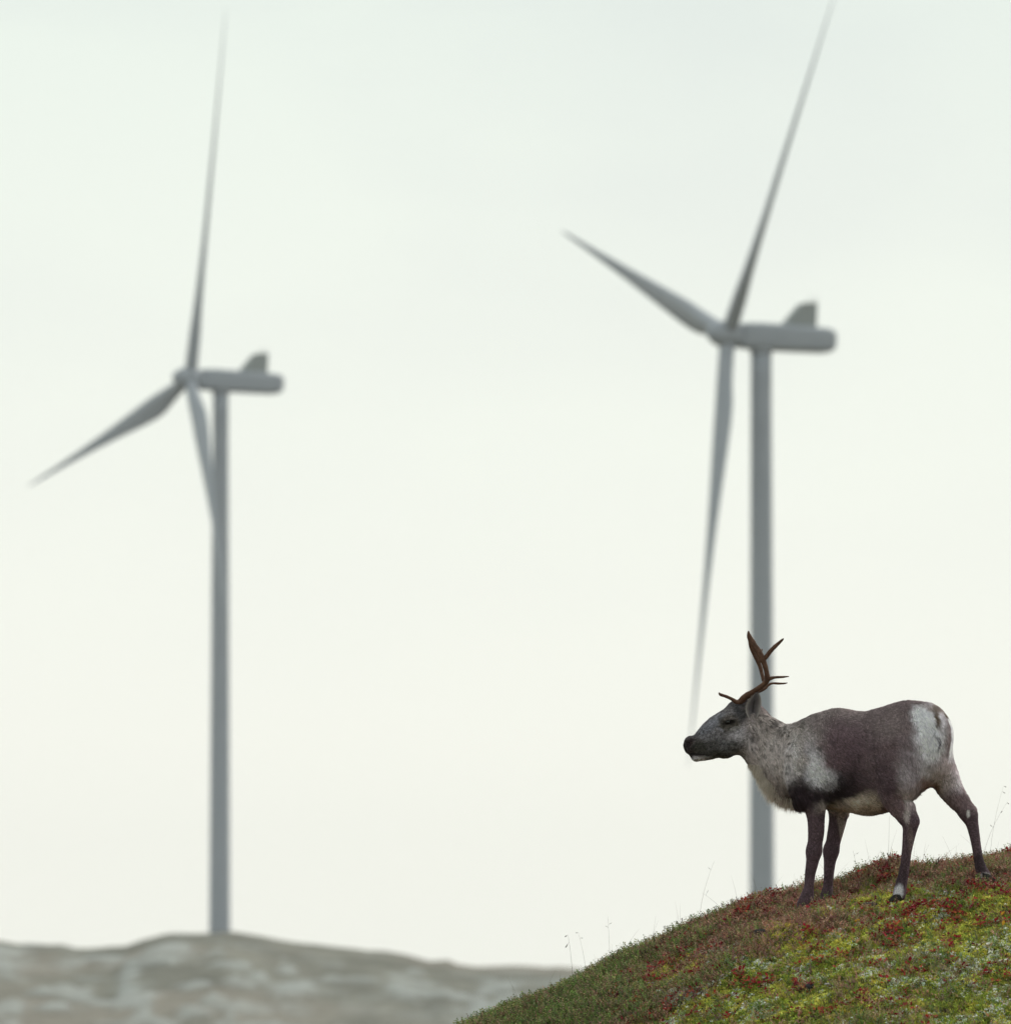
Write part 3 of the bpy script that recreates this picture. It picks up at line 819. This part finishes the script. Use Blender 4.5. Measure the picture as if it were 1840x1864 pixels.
m_ear = tint_mat('ear_skin', rough=0.85, spec=0.05, grain=0.35, gscale=260)
def ear(s):
    # pointed cup: outline in the picture plane for the near ear, the far one mirrored behind the poll
    base = np.array([445., 528.]); tipz = np.array([470., 384.])
    if s > 0: base = base + [-18, -8]; tipz = tipz + [-40, 22]
    V, fac, cols = [], [], []
    nu, nv = 15, 9
    for i in range(nu):
        t_ = i / (nu - 1)
        wd = 41 * (math.sin(math.pi * min(1, t_ * .93 + .05)) ** .62) * (1 if s < 0 else .8)
        ctr = base + (tipz - base) * t_ + np.array([-9 * math.sin(math.pi * t_), 0])
        for j in range(nv):
            q = -1 + 2 * j / (nv - 1)
            cup = (1 - q * q) * .022 * math.sin(math.pi * min(1, t_ + .12)) 
            yy = DY - .085 + .008 * t_ + cup - .012 * t_ if s < 0 else DY + .075 - cup
            V.append(Hd(ctr[0] + q * wd, ctr[1] + 6 * abs(q) * 1.5, yy))
            edge = abs(q) ** 3
            inner = np.array([.095, .083, .09]) * (1 - edge) + np.array([.36, .32, .31]) * edge
            if abs(q) < .25 and .2 < t_ < .7: inner = inner * .45
            cols.append(inner)
    V = np.array(V); n_ = len(V)
    back = V + np.array([0, .006 if s < 0 else -.006, 0])
    g = grid_faces(nu, nv)
    rim = []
    loop = [(i, 0) for i in range(nu)] + [(nu - 1, j) for j in range(1, nv)] + [(i, nv - 1) for i in range(nu - 2, -1, -1)] + [(0, j) for j in range(nv - 2, 0, -1)]
    ids = [i * nv + j for i, j in loop]
    for a, b in zip(ids, ids[1:] + ids[:1]): rim.append([a, b, b + n_, a + n_])
    Fx = np.concatenate([g, g[:, ::-1] + n_, np.array(rim)])
    cb = np.tile(np.array([.15, .14, .135]), (n_, 1))
    return np.vstack([V, back]), Fx, np.vstack([cols, cb])
for s in (-1, 1):
    v, f, c = ear(s)
    e_o = mesh_np('ear', v - DO, f, 4, m_ear, deer, True, c)
    # short hairs round the rim and inside
    ne = 900
    k = rng.integers(0, len(v) // 2, ne)
    rt = v[k] + rng.normal(0, .0025, (ne, 3)) * [1, .4, 1]
    dr = np.stack([rng.normal(.0, .6, ne), rng.normal(-.5, .3, ne), rng.normal(.5, .6, ne)], -1); dr /= np.linalg.norm(dr, axis=1, keepdims=True)
    sd_ = np.cross(dr, [0, 1, 0.01]); sd_ /= np.linalg.norm(sd_, axis=1, keepdims=True)
    le = rng.uniform(.004, .010, ne)[:, None]
    vv = np.stack([rt - sd_ * .0006, rt + sd_ * .0006, rt + dr * le], 1).reshape(-1, 3)
    o = mesh_np('ear_hair', vv - DO, np.arange(ne * 3), 3, m_fur, e_o, True, np.repeat(c[k] * rng.uniform(.7, 1.5, ne)[:, None], 3, 0))
    o['kind'] = 'stuff'

m_antler = noise_mat('antler_bone', [(0.3, (.048, .021, .013)), (0.55, (.095, .045, .028)), (0.75, (.17, .092, .060))], 26, detail=5, rough=0.62, stretch=(1, 1, .5), bump=.25, second=(140, .3))
def az_(x, y, d): # antler close-up coordinates -> world
    return at(1230 + x / 6.1333, 1140 + y / 6.1333, 50 + DY + d)
def branch(pts, n=6, sides=10):
    """rows: x, y (close-up), sideways offset in metres, half width in close-up units, thickness ratio"""
    P_ = spline(pts, n)
    path = np.array([az_(r[0], r[1], r[2]) for r in P_])
    rough = 1 + .16 * (fbm(path * 55., 2) - .5) * 2
    return tube(path, P_[:, 3] * 1.24 * rough / (6.1333 * 343), sides, P_[:, 4])
near = [branch([(722, 848, -.030, 34, 1), (770, 795, -.045, 31, 1), (870, 730, -.075, 25, 1), (960, 668, -.100, 25, 1), (1018, 600, -.115, 27, .9), (1012, 510, -.122, 22, .9), (992, 430, -.125, 24, .8), (968, 370, -.125, 30, .7),
                (925, 285, -.120, 27, .6), (868, 205, -.112, 30, .5), (826, 130, -.105, 25, .5), (812, 80, -.10, 14, .6), (812, 52, -.10, 5, 1)]),
        branch([(975, 372, -.125, 24, .8), (1005, 345, -.128, 20, .9), (1060, 275, -.135, 19, 1), (1120, 215, -.142, 17, 1), (1175, 165, -.148, 12, 1), (1203, 138, -.15, 5, 1)]),
        branch([(1015, 600, -.115, 24, 1), (1050, 585, -.118, 18, 1), (1110, 572, -.125, 12, 1), (1190, 568, -.132, 10, 1), (1262, 562, -.138, 4, 1)]),
        branch([(735, 850, -.032, 26, 1), (680, 848, -.036, 20, 1), (620, 812, -.045, 15, 1), (560, 785, -.052, 14, 1), (500, 765, -.06, 13, 1), (478, 742, -.06, 5, 1)])]
farr = [branch([(722, 845, .030, 32, 1), (790, 790, .05, 27, 1), (880, 742, .08, 22, 1), (960, 708, .110, 20, 1), (1010, 672, .13, 18, 1), (985, 610, .145, 20, 1), (962, 540, .150, 17, 1), (940, 450, .152, 18, .9), (905, 370, .152, 21, .8), (868, 290, .150, 22, .6), (838, 215, .146, 20, .5), (815, 150, .14, 10, .7), (805, 120, .14, 4, 1)]),
        branch([(985, 690, .12, 16, 1), (1020, 668, .128, 13, 1), (1070, 640, .135, 11, 1), (1150, 641, .142, 10, 1), (1210, 640, .15, 8, 1), (1246, 633, .15, 3, 1)]),
        branch([(930, 405, .150, 14, 1), (950, 330, .155, 11, 1), (955, 285, .16, 9, 1), (964, 254, .16, 4, 1)])]
for parts in (near, farr):
    v, f, c = merge(parts); mesh_np('antler', v - DO, f, c, m_antler, deer)

m_hoof = noise_mat('hoof_horn', [(0.35, (.014, .012, .011)), (0.7, (.035, .030, .028))], 40, rough=.75)
def hoof(p, dirx=-1.0, tilt=0.0):
    parts = []
    for s in (-1, 1):
        rings = []
        for h, fx, lx, wy in [(-.012, .030, .048, .021), (.004, .024, .044, .020), (.022, .014, .034, .017), (.036, .004, .020, .012)]:
            a = np.linspace(0, 2 * math.pi, 14, endpoint=False)
            rings.append(p + np.stack([dirx * fx + lx * np.cos(a) * np.where(np.cos(a) * dirx > 0, 1, .75), s * .021 + wy * np.sin(a), np.full_like(a, h) + tilt * (dirx * fx + lx * np.cos(a))], -1))
        parts.append(loft(rings))
    return merge(parts)
for k_, s in feet.items():
    v, f, c = hoof(s + np.array([.012, 0, .004]), -1.0 if k_ != 'hind_far' else 1.0, .16 if k_ != 'hind_far' else -.1)
    if k_ == 'hind_far': v = v + np.array([-.01, 0, 0])
    mesh_np('hoof', v - DO, f, c, m_hoof, deer)

# ------------------------------------------------------------------ heath plants on the hillside
def crest_row(px): return np.interp(px, _cp[0], _cp[1])
def scatter(nn, x0, x1, y0, y1):
    x = rng.uniform(x0, x1, nn); y = rng.uniform(y0, y1, nn)
    return x, y
NP = 172000
xa, ya = scatter(int(NP * .76), -0.75, 2.85, 47.55, 51.25)
xb, yb = scatter(int(NP * .30), -2.6, 4.2, 46.6, 52.0)
out_ = (xb < -.75) | (xb > 2.85) | (yb < 47.55) | (yb > 51.25)
X = np.concatenate([xa, xb[out_]]); Y = np.concatenate([ya, yb[out_]])
Z = hill(X, Y)
keep = Z > .3; X, Y, Z = X[keep], Y[keep], Z[keep]
PX, PY = pix(np.stack([X, Y, Z], -1))
dcr = np.where(Y > YC, 0, PY - crest_row(PX))        # photograph pixels below the crest line
e_ = .7
hxn = (hill(X + .03, Y) - hill(X - .03, Y)) / .06; hyn = (hill(X, Y + .03) - hill(X, Y - .03)) / .06
UPN = np.stack([-hxn * e_, -hyn * e_, np.ones_like(X)], -1); UPN /= np.linalg.norm(UPN, axis=1, keepdims=True)

nA, nB, nC, nD, nE = n2(X, Y, .30, 21.), n2(X, Y, .16, 33.), n2(X, Y, .11, 45.), n2(X, Y, .052, 57., 3), n2(X, Y, .5, 69.)
right = sstep(1150, 1420, PX)
mossline = 30 + 45 * (1 - sstep(1450, 1700, PX)) + 70 * (1 - sstep(1250, 1450, PX)) + 110 * (nE - .5)
moss_zone = sstep(-25, 35, dcr - mossline) * sstep(1050, 1250, PX + .5 * dcr)
P_moss = .26 + 5.0 * moss_zone * (.5 + nA)
P_yellow = .14 + moss_zone * 6.5 * sstep(.48, .62, nB) + .9 * sstep(.60, .70, nB)
for cx, cy, rx, ry, aw in [(1430, 1700, 62, 26, 5), (1590, 1640, 50, 12, 5), (1500, 1660, 40, 10, 4), (1680, 1578, 24, 9, 5), (1240, 1760, 90, 22, 2.5), (1355, 1640, 26, 14, 3), (1210, 1790, 60, 12, 2.5), (1300, 1835, 70, 25, 3), (1440, 1815, 90, 25, 2)]:
    P_yellow += aw * np.exp(-(((PX - cx) / rx) ** 2 + ((PY - cy) / ry) ** 2) ** 2)
P_lichen = .16 + (.25 + 5.0 * moss_zone) * sstep(.50, .62, nC) + .8 * sstep(.62, .72, nC)
for cx, cy, rx, ry, aw in [(1300, 1735, 60, 16, 2.5), (1230, 1810, 50, 22, 3), (1530, 1720, 50, 14, 1.5), (1760, 1740, 60, 25, 1.2), (1690, 1750, 40, 40, 1.0)]:
    P_lichen += aw * np.exp(-((PX - cx) / rx) ** 2 - ((PY - cy) / ry) ** 2)
P_brown = .42 + .9 * (1 - moss_zone) * (.35 + right) * (.4 + nA) + 1.0 * sstep(.52, .64, nE) * (1 - .7 * moss_zone)
P_dark = .38 + 2.6 * (1 - sstep(1000, 1230, PX)) * (1 - .6 * sstep(60, 140, dcr)) + .8 * sstep(.56, .68, n2(X, Y, .22, 81.))
redc = sstep(.64, .72, n2(X, Y, .036, 57., 2)) * sstep(.42, .56, n2(X, Y, .28, 93.))
P_red = .015 + 2.3 * redc * (.25 + .75 * sstep(1180, 1400, PX)) * (1 - .45 * sstep(150, 260, dcr))
P_red += 1.3 * np.exp(-((dcr - 85) / 26) ** 2) * sstep(1520, 1640, PX) * sstep(.5, .60, nD)
P_red += 1.3 * np.exp(-(((PX - 1235) / 60) ** 2 + ((dcr - 50) / 26) ** 2)) * sstep(.45, .58, nD) + 2 * np.exp(-(((PX - 1370) / 40) ** 2 + ((dcr - 8) / 14) ** 2)) * sstep(.45, .58, nD)
P_tan = .10 + .35 * (1 - moss_zone) * sstep(.45, .6, nB)
PR = np.stack([P_moss, P_yellow, P_lichen, P_brown, P_dark, P_red, P_tan], -1)
PR = PR ** 1.25; PR /= PR.sum(1, keepdims=True)
kind = (np.cumsum(PR, 1) < rng.random(len(X))[:, None]).sum(1)

def blade_tpl(n, r, h, wdt, lean, seed):
    g = np.random.default_rng(seed); out = []
    for i in range(n):
        a = g.uniform(0, 2 * math.pi); b = np.array([math.cos(a), math.sin(a), 0]) * r * math.sqrt(g.random())
        d = np.array([math.cos(a) * lean * g.uniform(.3, 1.2), math.sin(a) * lean * g.uniform(.3, 1.2), 1]); hh = h * g.uniform(.6, 1.15)
        s = np.array([-math.sin(a + g.normal(0, .7)), math.cos(a + g.normal(0, .7)), 0]) * wdt * .5
        out += [b - s, b + s, b + d * hh]
    return np.array(out)
def lichen_tpl(n, r, seed):
    g = np.random.default_rng(seed); out = []
    for i in range(n):
        c = g.normal(0, 1, 3); c /= np.linalg.norm(c); c[2] = abs(c[2]); c = c * r * g.uniform(.3, 1)
        a = g.normal(0, 1, 3); a /= np.linalg.norm(a); b = np.cross(a, g.normal(0, 1, 3)); b /= np.linalg.norm(b)
        out += [c - a * r * .33, c + a * r * .33, c + b * r * .55]
    return np.array(out)
def sprig_tpl(stems, h, nl, leaf, spread, seed):
    g = np.random.default_rng(seed); out = []
    for s in range(stems):
        a = g.uniform(0, 2 * math.pi); d = np.array([math.cos(a) * spread, math.sin(a) * spread, 1]) * h * g.uniform(.65, 1.15)
        b = np.array([math.cos(a), math.sin(a), 0]) * .006
        sd = np.array([-math.sin(a), math.cos(a), 0]) * .0008
        out += [b - sd, b + sd, b + d]
        for k in range(nl):
            t_ = (k + .6) / nl; c = b + d * t_; q = g.uniform(0, 2 * math.pi)
            e = np.array([math.cos(q), math.sin(q), .55]) * leaf * (1.1 - .5 * t_); s2 = np.cross(e, [0, 0, 1]); s2 = s2 / np.linalg.norm(s2) * leaf * .26
            out += [c - s2, c + s2, c + e]
    return np.array(out)
def leaf_tpl(n, ln_, h, seed):
    g = np.random.default_rng(seed); out = []
    for i in range(n):
        a = i * 2.4 + g.uniform(-.4, .4); r = .006 + .006 * g.random()
        c = np.array([math.cos(a) * r, math.sin(a) * r, h * g.uniform(.4, 1.1)])
        e = np.array([math.cos(a), math.sin(a), g.uniform(.1, .9)]); e = e / np.linalg.norm(e) * ln_ * g.uniform(.7, 1.2)
        s = np.cross(e, [0, 0, 1.]); s = s / np.linalg.norm(s) * ln_ * .32
        m_ = c + e * .55 + np.array([0, 0, -.0015])
        out += [c, m_ + s, m_, c, m_, m_ - s, m_ + s, c + e, m_, m_, c + e, m_ - s]
    return np.array(out)

def mosaic(name, label, idx, tpls, cols, smin, smax, matn, sink=.003, jitter=.28, gain=1.4):
    """all the clumps of one ground-cover plant as one object"""
    Vs, Cs = [], []
    idx = np.asarray(idx); which = rng.integers(0, len(tpls), len(idx))
    for k, tpl in enumerate(tpls):
        ids = idx[which == k]
        if not len(ids): continue
        n_ = len(ids); a = rng.uniform(0, 2 * math.pi, n_); s = rng.uniform(smin, smax, n_)
        ca, sa = np.cos(a) * s, np.sin(a) * s
        lx = tpl[None, :, 0] * ca[:, None] - tpl[None, :, 1] * sa[:, None]
        ly = tpl[None, :, 0] * sa[:, None] + tpl[None, :, 1] * ca[:, None]
        lz = tpl[None, :, 2] * s[:, None]
        up = UPN[ids] + rng.normal(0, .12, (n_, 3)); up /= np.linalg.norm(up, axis=1, keepdims=True)
        ex = np.cross(np.tile([0., 1, 0], (n_, 1)), up); ex /= np.linalg.norm(ex, axis=1, keepdims=True); ey = np.cross(up, ex)
        P_ = np.stack([X[ids], Y[ids], Z[ids] - sink], -1)
        V = P_[:, None, :] + lx[..., None] * ex[:, None] + ly[..., None] * ey[:, None] + lz[..., None] * up[:, None]
        cidx = rng.integers(0, len(cols), n_)
        c = np.asarray(cols)[cidx] * gain * 1.28 * rng.uniform(1 - jitter * 1.5, 1 + jitter * 1.5, (n_, 1)) * rng.uniform(1 - jitter * .4, 1 + jitter * .4, (n_, 3))
        C = np.repeat(c[:, None, :], len(tpl), 1) * rng.uniform(.8, 1.2, (n_, len(tpl) // 3, 1)).repeat(3, 1)
        Vs.append(V.reshape(-1, 3)); Cs.append(C.reshape(-1, 3))
    V = np.concatenate(Vs); C = np.clip(np.concatenate(Cs), 0, .9)
    o = mesh_np(name, V, np.arange(len(V)), 3, matn, None, False, C)
    tag(o, label, 'ground cover', None, 'stuff')
    print(name, len(V) // 3, 'tris')
m_leaf = tint_mat('ground_plants', rough=0.7, spec=0.15, trans=0.3)
m_lich = tint_mat('lichen', rough=0.95, spec=0.05, trans=0.15)
W = lambda k: np.nonzero(kind == k)[0]
mosaic('green_moss', 'bright green moss covering the lower slope', W(0), [np.vstack([lichen_tpl(11, .012, s + 60), blade_tpl(3, .010, .016, .005, .8, s)]) for s in range(4)], [(.14, .165, .026), (.18, .19, .035), (.10, .135, .022), (.22, .21, .05), (.13, .125, .04)], .7, 1.8, m_leaf, gain=2.1, jitter=.34)
mosaic('yellow_moss', 'yellow green cushion moss in raised patches', W(1), [np.vstack([lichen_tpl(12, .012, s + 80), blade_tpl(2, .010, .014, .005, .8, s + 9)]) for s in range(4)], [(.30, .28, .055), (.36, .32, .07), (.25, .25, .05), (.22, .20, .05)], .7, 1.8, m_leaf, gain=2.0, jitter=.3)
mosaic('reindeer_lichen', 'pale grey green lichen between the mosses', W(2), [lichen_tpl(13, .013, s) for s in range(4)], [(.52, .55, .44), (.42, .47, .38), (.58, .58, .48), (.36, .38, .27)], .6, 1.6, m_lich, gain=1.3)
mosaic('brown_heather', 'brown and russet heather along the crest', W(3), [sprig_tpl(3, .034, 5, .011, .7, s) for s in range(4)], [(.135, .075, .055), (.17, .085, .06), (.10, .07, .045), (.13, .09, .055), (.20, .12, .085), (.14, .055, .055)], .6, 1.5, m_leaf, gain=2.3)
mosaic('dark_crowberry', 'dark green crowberry shrublets on the left slope', W(4), [sprig_tpl(3, .045, 7, .011, .45, s + 7) for s in range(4)], [(.055, .085, .022), (.075, .10, .025), (.06, .075, .03), (.12, .105, .05), (.11, .07, .05)], .6, 1.6, m_leaf, gain=2.2)
mosaic('red_bearberry', 'crimson bearberry leaves dotted over the slope', W(5), [leaf_tpl(6, .0155, .020, s) for s in range(5)], [(.25, .018, .026), (.20, .014, .022), (.28, .03, .024), (.15, .014, .022), (.26, .07, .03)], .9, 1.9, m_leaf, gain=1.0)
mosaic('dry_stalks', 'short straw coloured stalks in the heath', W(6), [blade_tpl(6, .008, .045, .0022, .6, s + 40) for s in range(4)], [(.30, .24, .15), (.24, .18, .11), (.36, .30, .20), (.16, .10, .07)], .5, 1.3, m_leaf)

# fine grass standing along the crest, too thin to count
m_grass = tint_mat('dry_grass', rough=0.7, spec=0.15, trans=0.3)
def stalk(p, h, lean, ly, wdt, curl=.5, n=5):
    pts = [p + np.array([lean * h * (k / n) ** (1 + curl), ly * h * (k / n), h * (k / n) * (1 - .12 * (k / n) * abs(lean))]) for k in range(n + 1)]
    return tube(pts, [wdt * (1 - .75 * k / n) for k in range(n + 1)], 4)
parts = []
gpx = np.concatenate([rng.uniform(830, 1840, 240), rng.normal(1110, 40, 40), rng.normal(1255, 35, 26), rng.normal(1660, 50, 40), rng.normal(1790, 30, 26)])
for px_ in gpx:
    q = at(px_, crest_row(px_), YC)
    yy = YC + rng.uniform(-.35, .25); x_ = q[0]; z_ = float(hill(np.array([x_]), np.array([yy]))[0])
    h = min(.20, rng.exponential(.042) + .032)
    parts.append(stalk(np.array([x_, yy, z_ - .01]), h, rng.normal(.0, .35), rng.normal(0, .2), .0007))
v, f, c = merge(parts)
o = mesh_np('wispy_grass', v, f, c, m_grass, None, True, np.tile([.19, .15, .10], (len(v), 1)))
tag(o, 'thin dry grass blades standing along the crest line', 'grass', None, 'stuff')

# dark stubby heather twigs breaking the crest line
parts = []
for px_ in np.concatenate([rng.uniform(820, 1440, 170), rng.uniform(1440, 1840, 60)]):
    x_ = at(px_, crest_row(px_), YC)[0]; yy = YC + rng.uniform(-.3, .12); z_ = float(hill(np.array([x_]), np.array([yy]))[0])
    b_ = np.array([x_, yy, z_ - .005]); h = rng.uniform(.035, .085); ln_ = rng.normal(0, .3)
    parts.append(stalk(b_, h, ln_, rng.normal(0, .2), .0016, n=3))
    for k in range(5):
        t_ = .35 + .13 * k; c0 = b_ + np.array([ln_ * h * t_, 0, h * t_]); a_ = rng.uniform(0, 6.28)
        parts.append(tube([c0, c0 + np.array([math.cos(a_) * .005, math.sin(a_) * .005, .004]), c0 + np.array([math.cos(a_) * .008, math.sin(a_) * .008, .011])], [.0012, .0022, .0004], 4))
v, f, c = merge(parts)
o = mesh_np('heather_twigs', v, f, c, m_grass, None, True, np.tile([.085, .07, .045], (len(v), 1)))
tag(o, 'dark stubby heather twigs sticking up along the crest line', 'ground cover', None, 'stuff')

# tall stems one can pick out
def grass_stem(label, px, top_px, top_py, heads, col=(.10, .075, .045), wdt=.0011, curl=.6):
    x_ = float(at(px, crest_row(px), YC)[0]); yy = YC - .05
    z_ = float(hill(np.array([x_]), np.array([yy]))[0])
    root_ = empty('grass_stem', (x_, yy, z_)); tag(root_, label, 'grass stem', 'tall grass stems on the crest')
    b = np.array([x_, yy, z_ - .01]); tp = at(top_px, top_py, yy)
    pts = [b + (tp - b) * np.array([s ** (1 + curl), s, s ** .9]) for s in np.linspace(0, 1, 7)]
    O_ = np.array([x_, yy, z_])
    v, f, c = tube(pts, np.linspace(wdt, wdt * .4, 7), 5)
    mesh_np('stalk', v - O_, f, c, m_grass, root_, True, np.tile(col, (len(v), 1)))
    for s, dx, dz, sz in heads:
        k = s * 6; i = min(int(k), 5); p0 = pts[i] + (pts[i + 1] - pts[i]) * (k - i)
        p1 = p0 + np.array([dx, 0, dz])
        sp = [p0, p0 * .6 + p1 * .4 + np.array([0, 0, .004]), p1 - (p1 - p0) * .25, p1, p1 + (p1 - p0) * .4]
        v, f, c = tube(sp, [.0004, .0004, sz * .8, sz, .0003], 6)
        mesh_np('seed_head', v - O_, f, c, m_grass, root_, True, np.tile(np.array(col) * .8, (len(v), 1)))
grass_stem('tall grass stem with two drooping seed heads standing before the edge of the far fell', 1043, 1034, 1703, [(1, -.014, -.006, .0028), (.86, -.016, -.022, .0028)])
grass_stem('faint forked grass stem just uphill of the stem with drooping heads', 1068, 1053, 1700, [(1, -.012, .004, .0018), (.9, .012, .002, .0015)], (.16, .13, .09), .0008)
grass_stem('thin grass stem with spreading top on the bare left crest below the muzzle', 1110, 1106, 1668, [(.82, .014, .010, .0012), (.76, -.012, .010, .0012)], (.18, .15, .11), .0008)
grass_stem('long leaning grass stem on the crest under the reindeer chest', 1320, 1278, 1626, [(.9, .010, .020, .001)], (.16, .13, .09), .0008)
grass_stem('upright grass stem on the crest left of the wind turbine tower', 1272, 1300, 1568, [(.85, -.010, .010, .0012)], (.18, .15, .11), .0008)
grass_stem('straight grass stem under the reindeer belly left of the dark seed heads', 1616, 1619, 1486, [], (.17, .13, .10), .0008, .1)
grass_stem('crossing grass stem behind the forelegs leaning left', 1560, 1552, 1548, [(.8, .018, .012, .001)], (.13, .10, .07), .0009)
grass_stem('airy grass stem arching right at the right edge behind the hind hoof', 1786, 1832, 1462, [(1, .010, -.004, .0022), (.82, .010, .012, .002), (.6, -.010, .012, .0018)], (.17, .14, .10), .0008)
grass_stem('grass stem with a bent tip rising highest at the right edge', 1800, 1826, 1432, [(1, .012, -.002, .002), (.93, .014, -.006, .0018)], (.20, .17, .12), .0007)
grass_stem('short dark stem with a round seed head between belly and near hind leg', 1618, 1607, 1563, [(1, -.002, .002, .0048)], (.035, .03, .028), .0018)
grass_stem('stubby dark seed head beside the near hind leg', 1626, 1632, 1572, [(1, .001, .002, .0052)], (.035, .03, .028), .0018)
grass_stem('dark knobbly stem poking up on the lower left crest', 1006, 1003, 1793, [(1, 0, .004, .006)], (.05, .03, .035), .0018)

# stones and dark lumps
m_rock = noise_mat('lichen_rock', [(0.3, (.16, .165, .18)), (0.55, (.26, .27, .29)), (0.72, (.40, .41, .42))], 9, detail=8, rough=.9, bump=.5, second=(70, .3))
m_pale = noise_mat('pale_stone', [(0.3, (.28, .30, .33)), (0.7, (.42, .44, .47))], 30, rough=.8, bump=.3)
m_black = noise_mat('dark_lump', [(0.3, (.016, .014, .016)), (0.7, (.05, .045, .045))], 60, rough=.8, bump=.4)
def rock(name, label, c, size, seed, m, cat='stone'):
    a = np.linspace(0, 2 * math.pi, 36, endpoint=False); rings = []
    for ph in np.linspace(.06, math.pi - .06, 20):
        d = np.stack([math.sin(ph) * np.cos(a), math.sin(ph) * np.sin(a), np.full_like(a, math.cos(ph))], -1)
        r = .72 + .5 * fbm(d * 1.6 + seed, 4)
        rings.append(d * r[:, None] * size)
    v, f, cn = loft(rings)
    o = mesh_np(name, v, f, cn, m, None, True); o.location = c
    tag(o, label, cat)
q = at(1850, 1592, 51.6)
rock('boulder', 'smooth grey boulder showing over the crest at the right edge', q, np.array([.26, .3, .125]), 3.0, m_rock, 'boulder')
q = hit(1597, 1657, hill); rock('pale_stone', 'small pale stone under the mossy lip right of the far forehoof', q + np.array([0, .0, .006]), np.array([.028, .022, .009]), 9.0, m_pale)
q = hit(1585, 1651, hill); rock('dark_lump', 'small dark lump added for the shade in the hollow under the mossy lip', q + np.array([0, .01, .008]), np.array([.05, .035, .018]), 13.0, m_black)  # dark lump added to stand for the shade in the hollow under the lip
q = hit(1474, 1804, hill); rock('dark_lump', 'small black lump alone in the green moss low on the slope', q + np.array([0, 0, .016]), np.array([.028, .03, .022]), 17.0, m_black)  # single black lump sitting in the moss
q = hit(1385, 1703, hill); rock('dark_lump', 'dark stone at the left end of the big yellow moss cushion', q + np.array([0, 0, .014]), np.array([.040, .03, .02]), 21.0, m_black)

# fallen yellow leaves
m_yel = noise_mat('yellow_leaf', [(0.3, (.55, .26, .02)), (0.7, (.75, .42, .04))], 60, rough=.5)
for px_, py_, lab, aa in [(1560, 1684, 'single orange yellow leaf on the moss below the pale stone', .3), (1826, 1690, 'orange yellow leaf standing upright in moss at the right edge', 1.4), (1825, 1672, 'small yellow leaf just above the upright leaf at the right edge', .8)]:
    q = hit(px_, py_, hill)
    t_ = np.linspace(0, 1, 7); wl = np.sin(math.pi * (t_ * .9 + .06)) * .0075
    cv = np.array([[0, 0, 0]]) + np.stack([(t_ - .5) * .030 * math.cos(aa), 0 * t_, (t_ - .3) * .030 * math.sin(aa) + .010], -1)
    nn = np.array([-math.sin(aa), .2, math.cos(aa)])
    V = np.concatenate([cv - nn * wl[:, None], cv + np.array([0, -.002, 0]), cv + nn * wl[:, None]])
    fq = []
    for i in range(6): fq += [[i, i + 1, i + 8, i + 7], [i + 7, i + 8, i + 15, i + 14]]
    Vb = V + np.array([0, .0008, 0]); fq2 = [[a + 21 for a in f_[::-1]] for f_ in fq]
    o = mesh_np('fallen_leaf', np.vstack([V, Vb]), np.array(fq + fq2), 4, m_yel, None, True); o.location = q + np.array([0, -.01, .012])
    tag(o, lab, 'leaf')

# ------------------------------------------------------------------ haze over the whole place
hz = bpy.data.materials.new('haze_air'); hz.use_nodes = True
ht = hz.node_tree; ht.nodes.clear()
ho = ht.nodes.new('ShaderNodeOutputMaterial'); pv = ht.nodes.new('ShaderNodeVolumePrincipled')
pv.inputs['Color'].default_value = (.93, .95, .97, 1); pv.inputs['Density'].default_value = 0.00004
pv.inputs['Anisotropy'].default_value = 0.0
ht.links.new(pv.outputs[0], ho.inputs['Volume'])
x0, x1, y0, y1, z0, z1 = -4200, 4200, -2200, 6200, -8, 158
hv = np.array([[x, y, z] for x in (x0, x1) for y in (y0, y1) for z in (z0, z1)], float)
hf = np.array([[0, 1, 3, 2], [4, 6, 7, 5], [0, 4, 5, 1], [2, 3, 7, 6], [0, 2, 6, 4], [1, 5, 7, 3]])
o = mesh_np('haze', hv, hf, 4, hz, None, False)
tag(o, 'thin pale haze in the air', None, None, 'stuff')
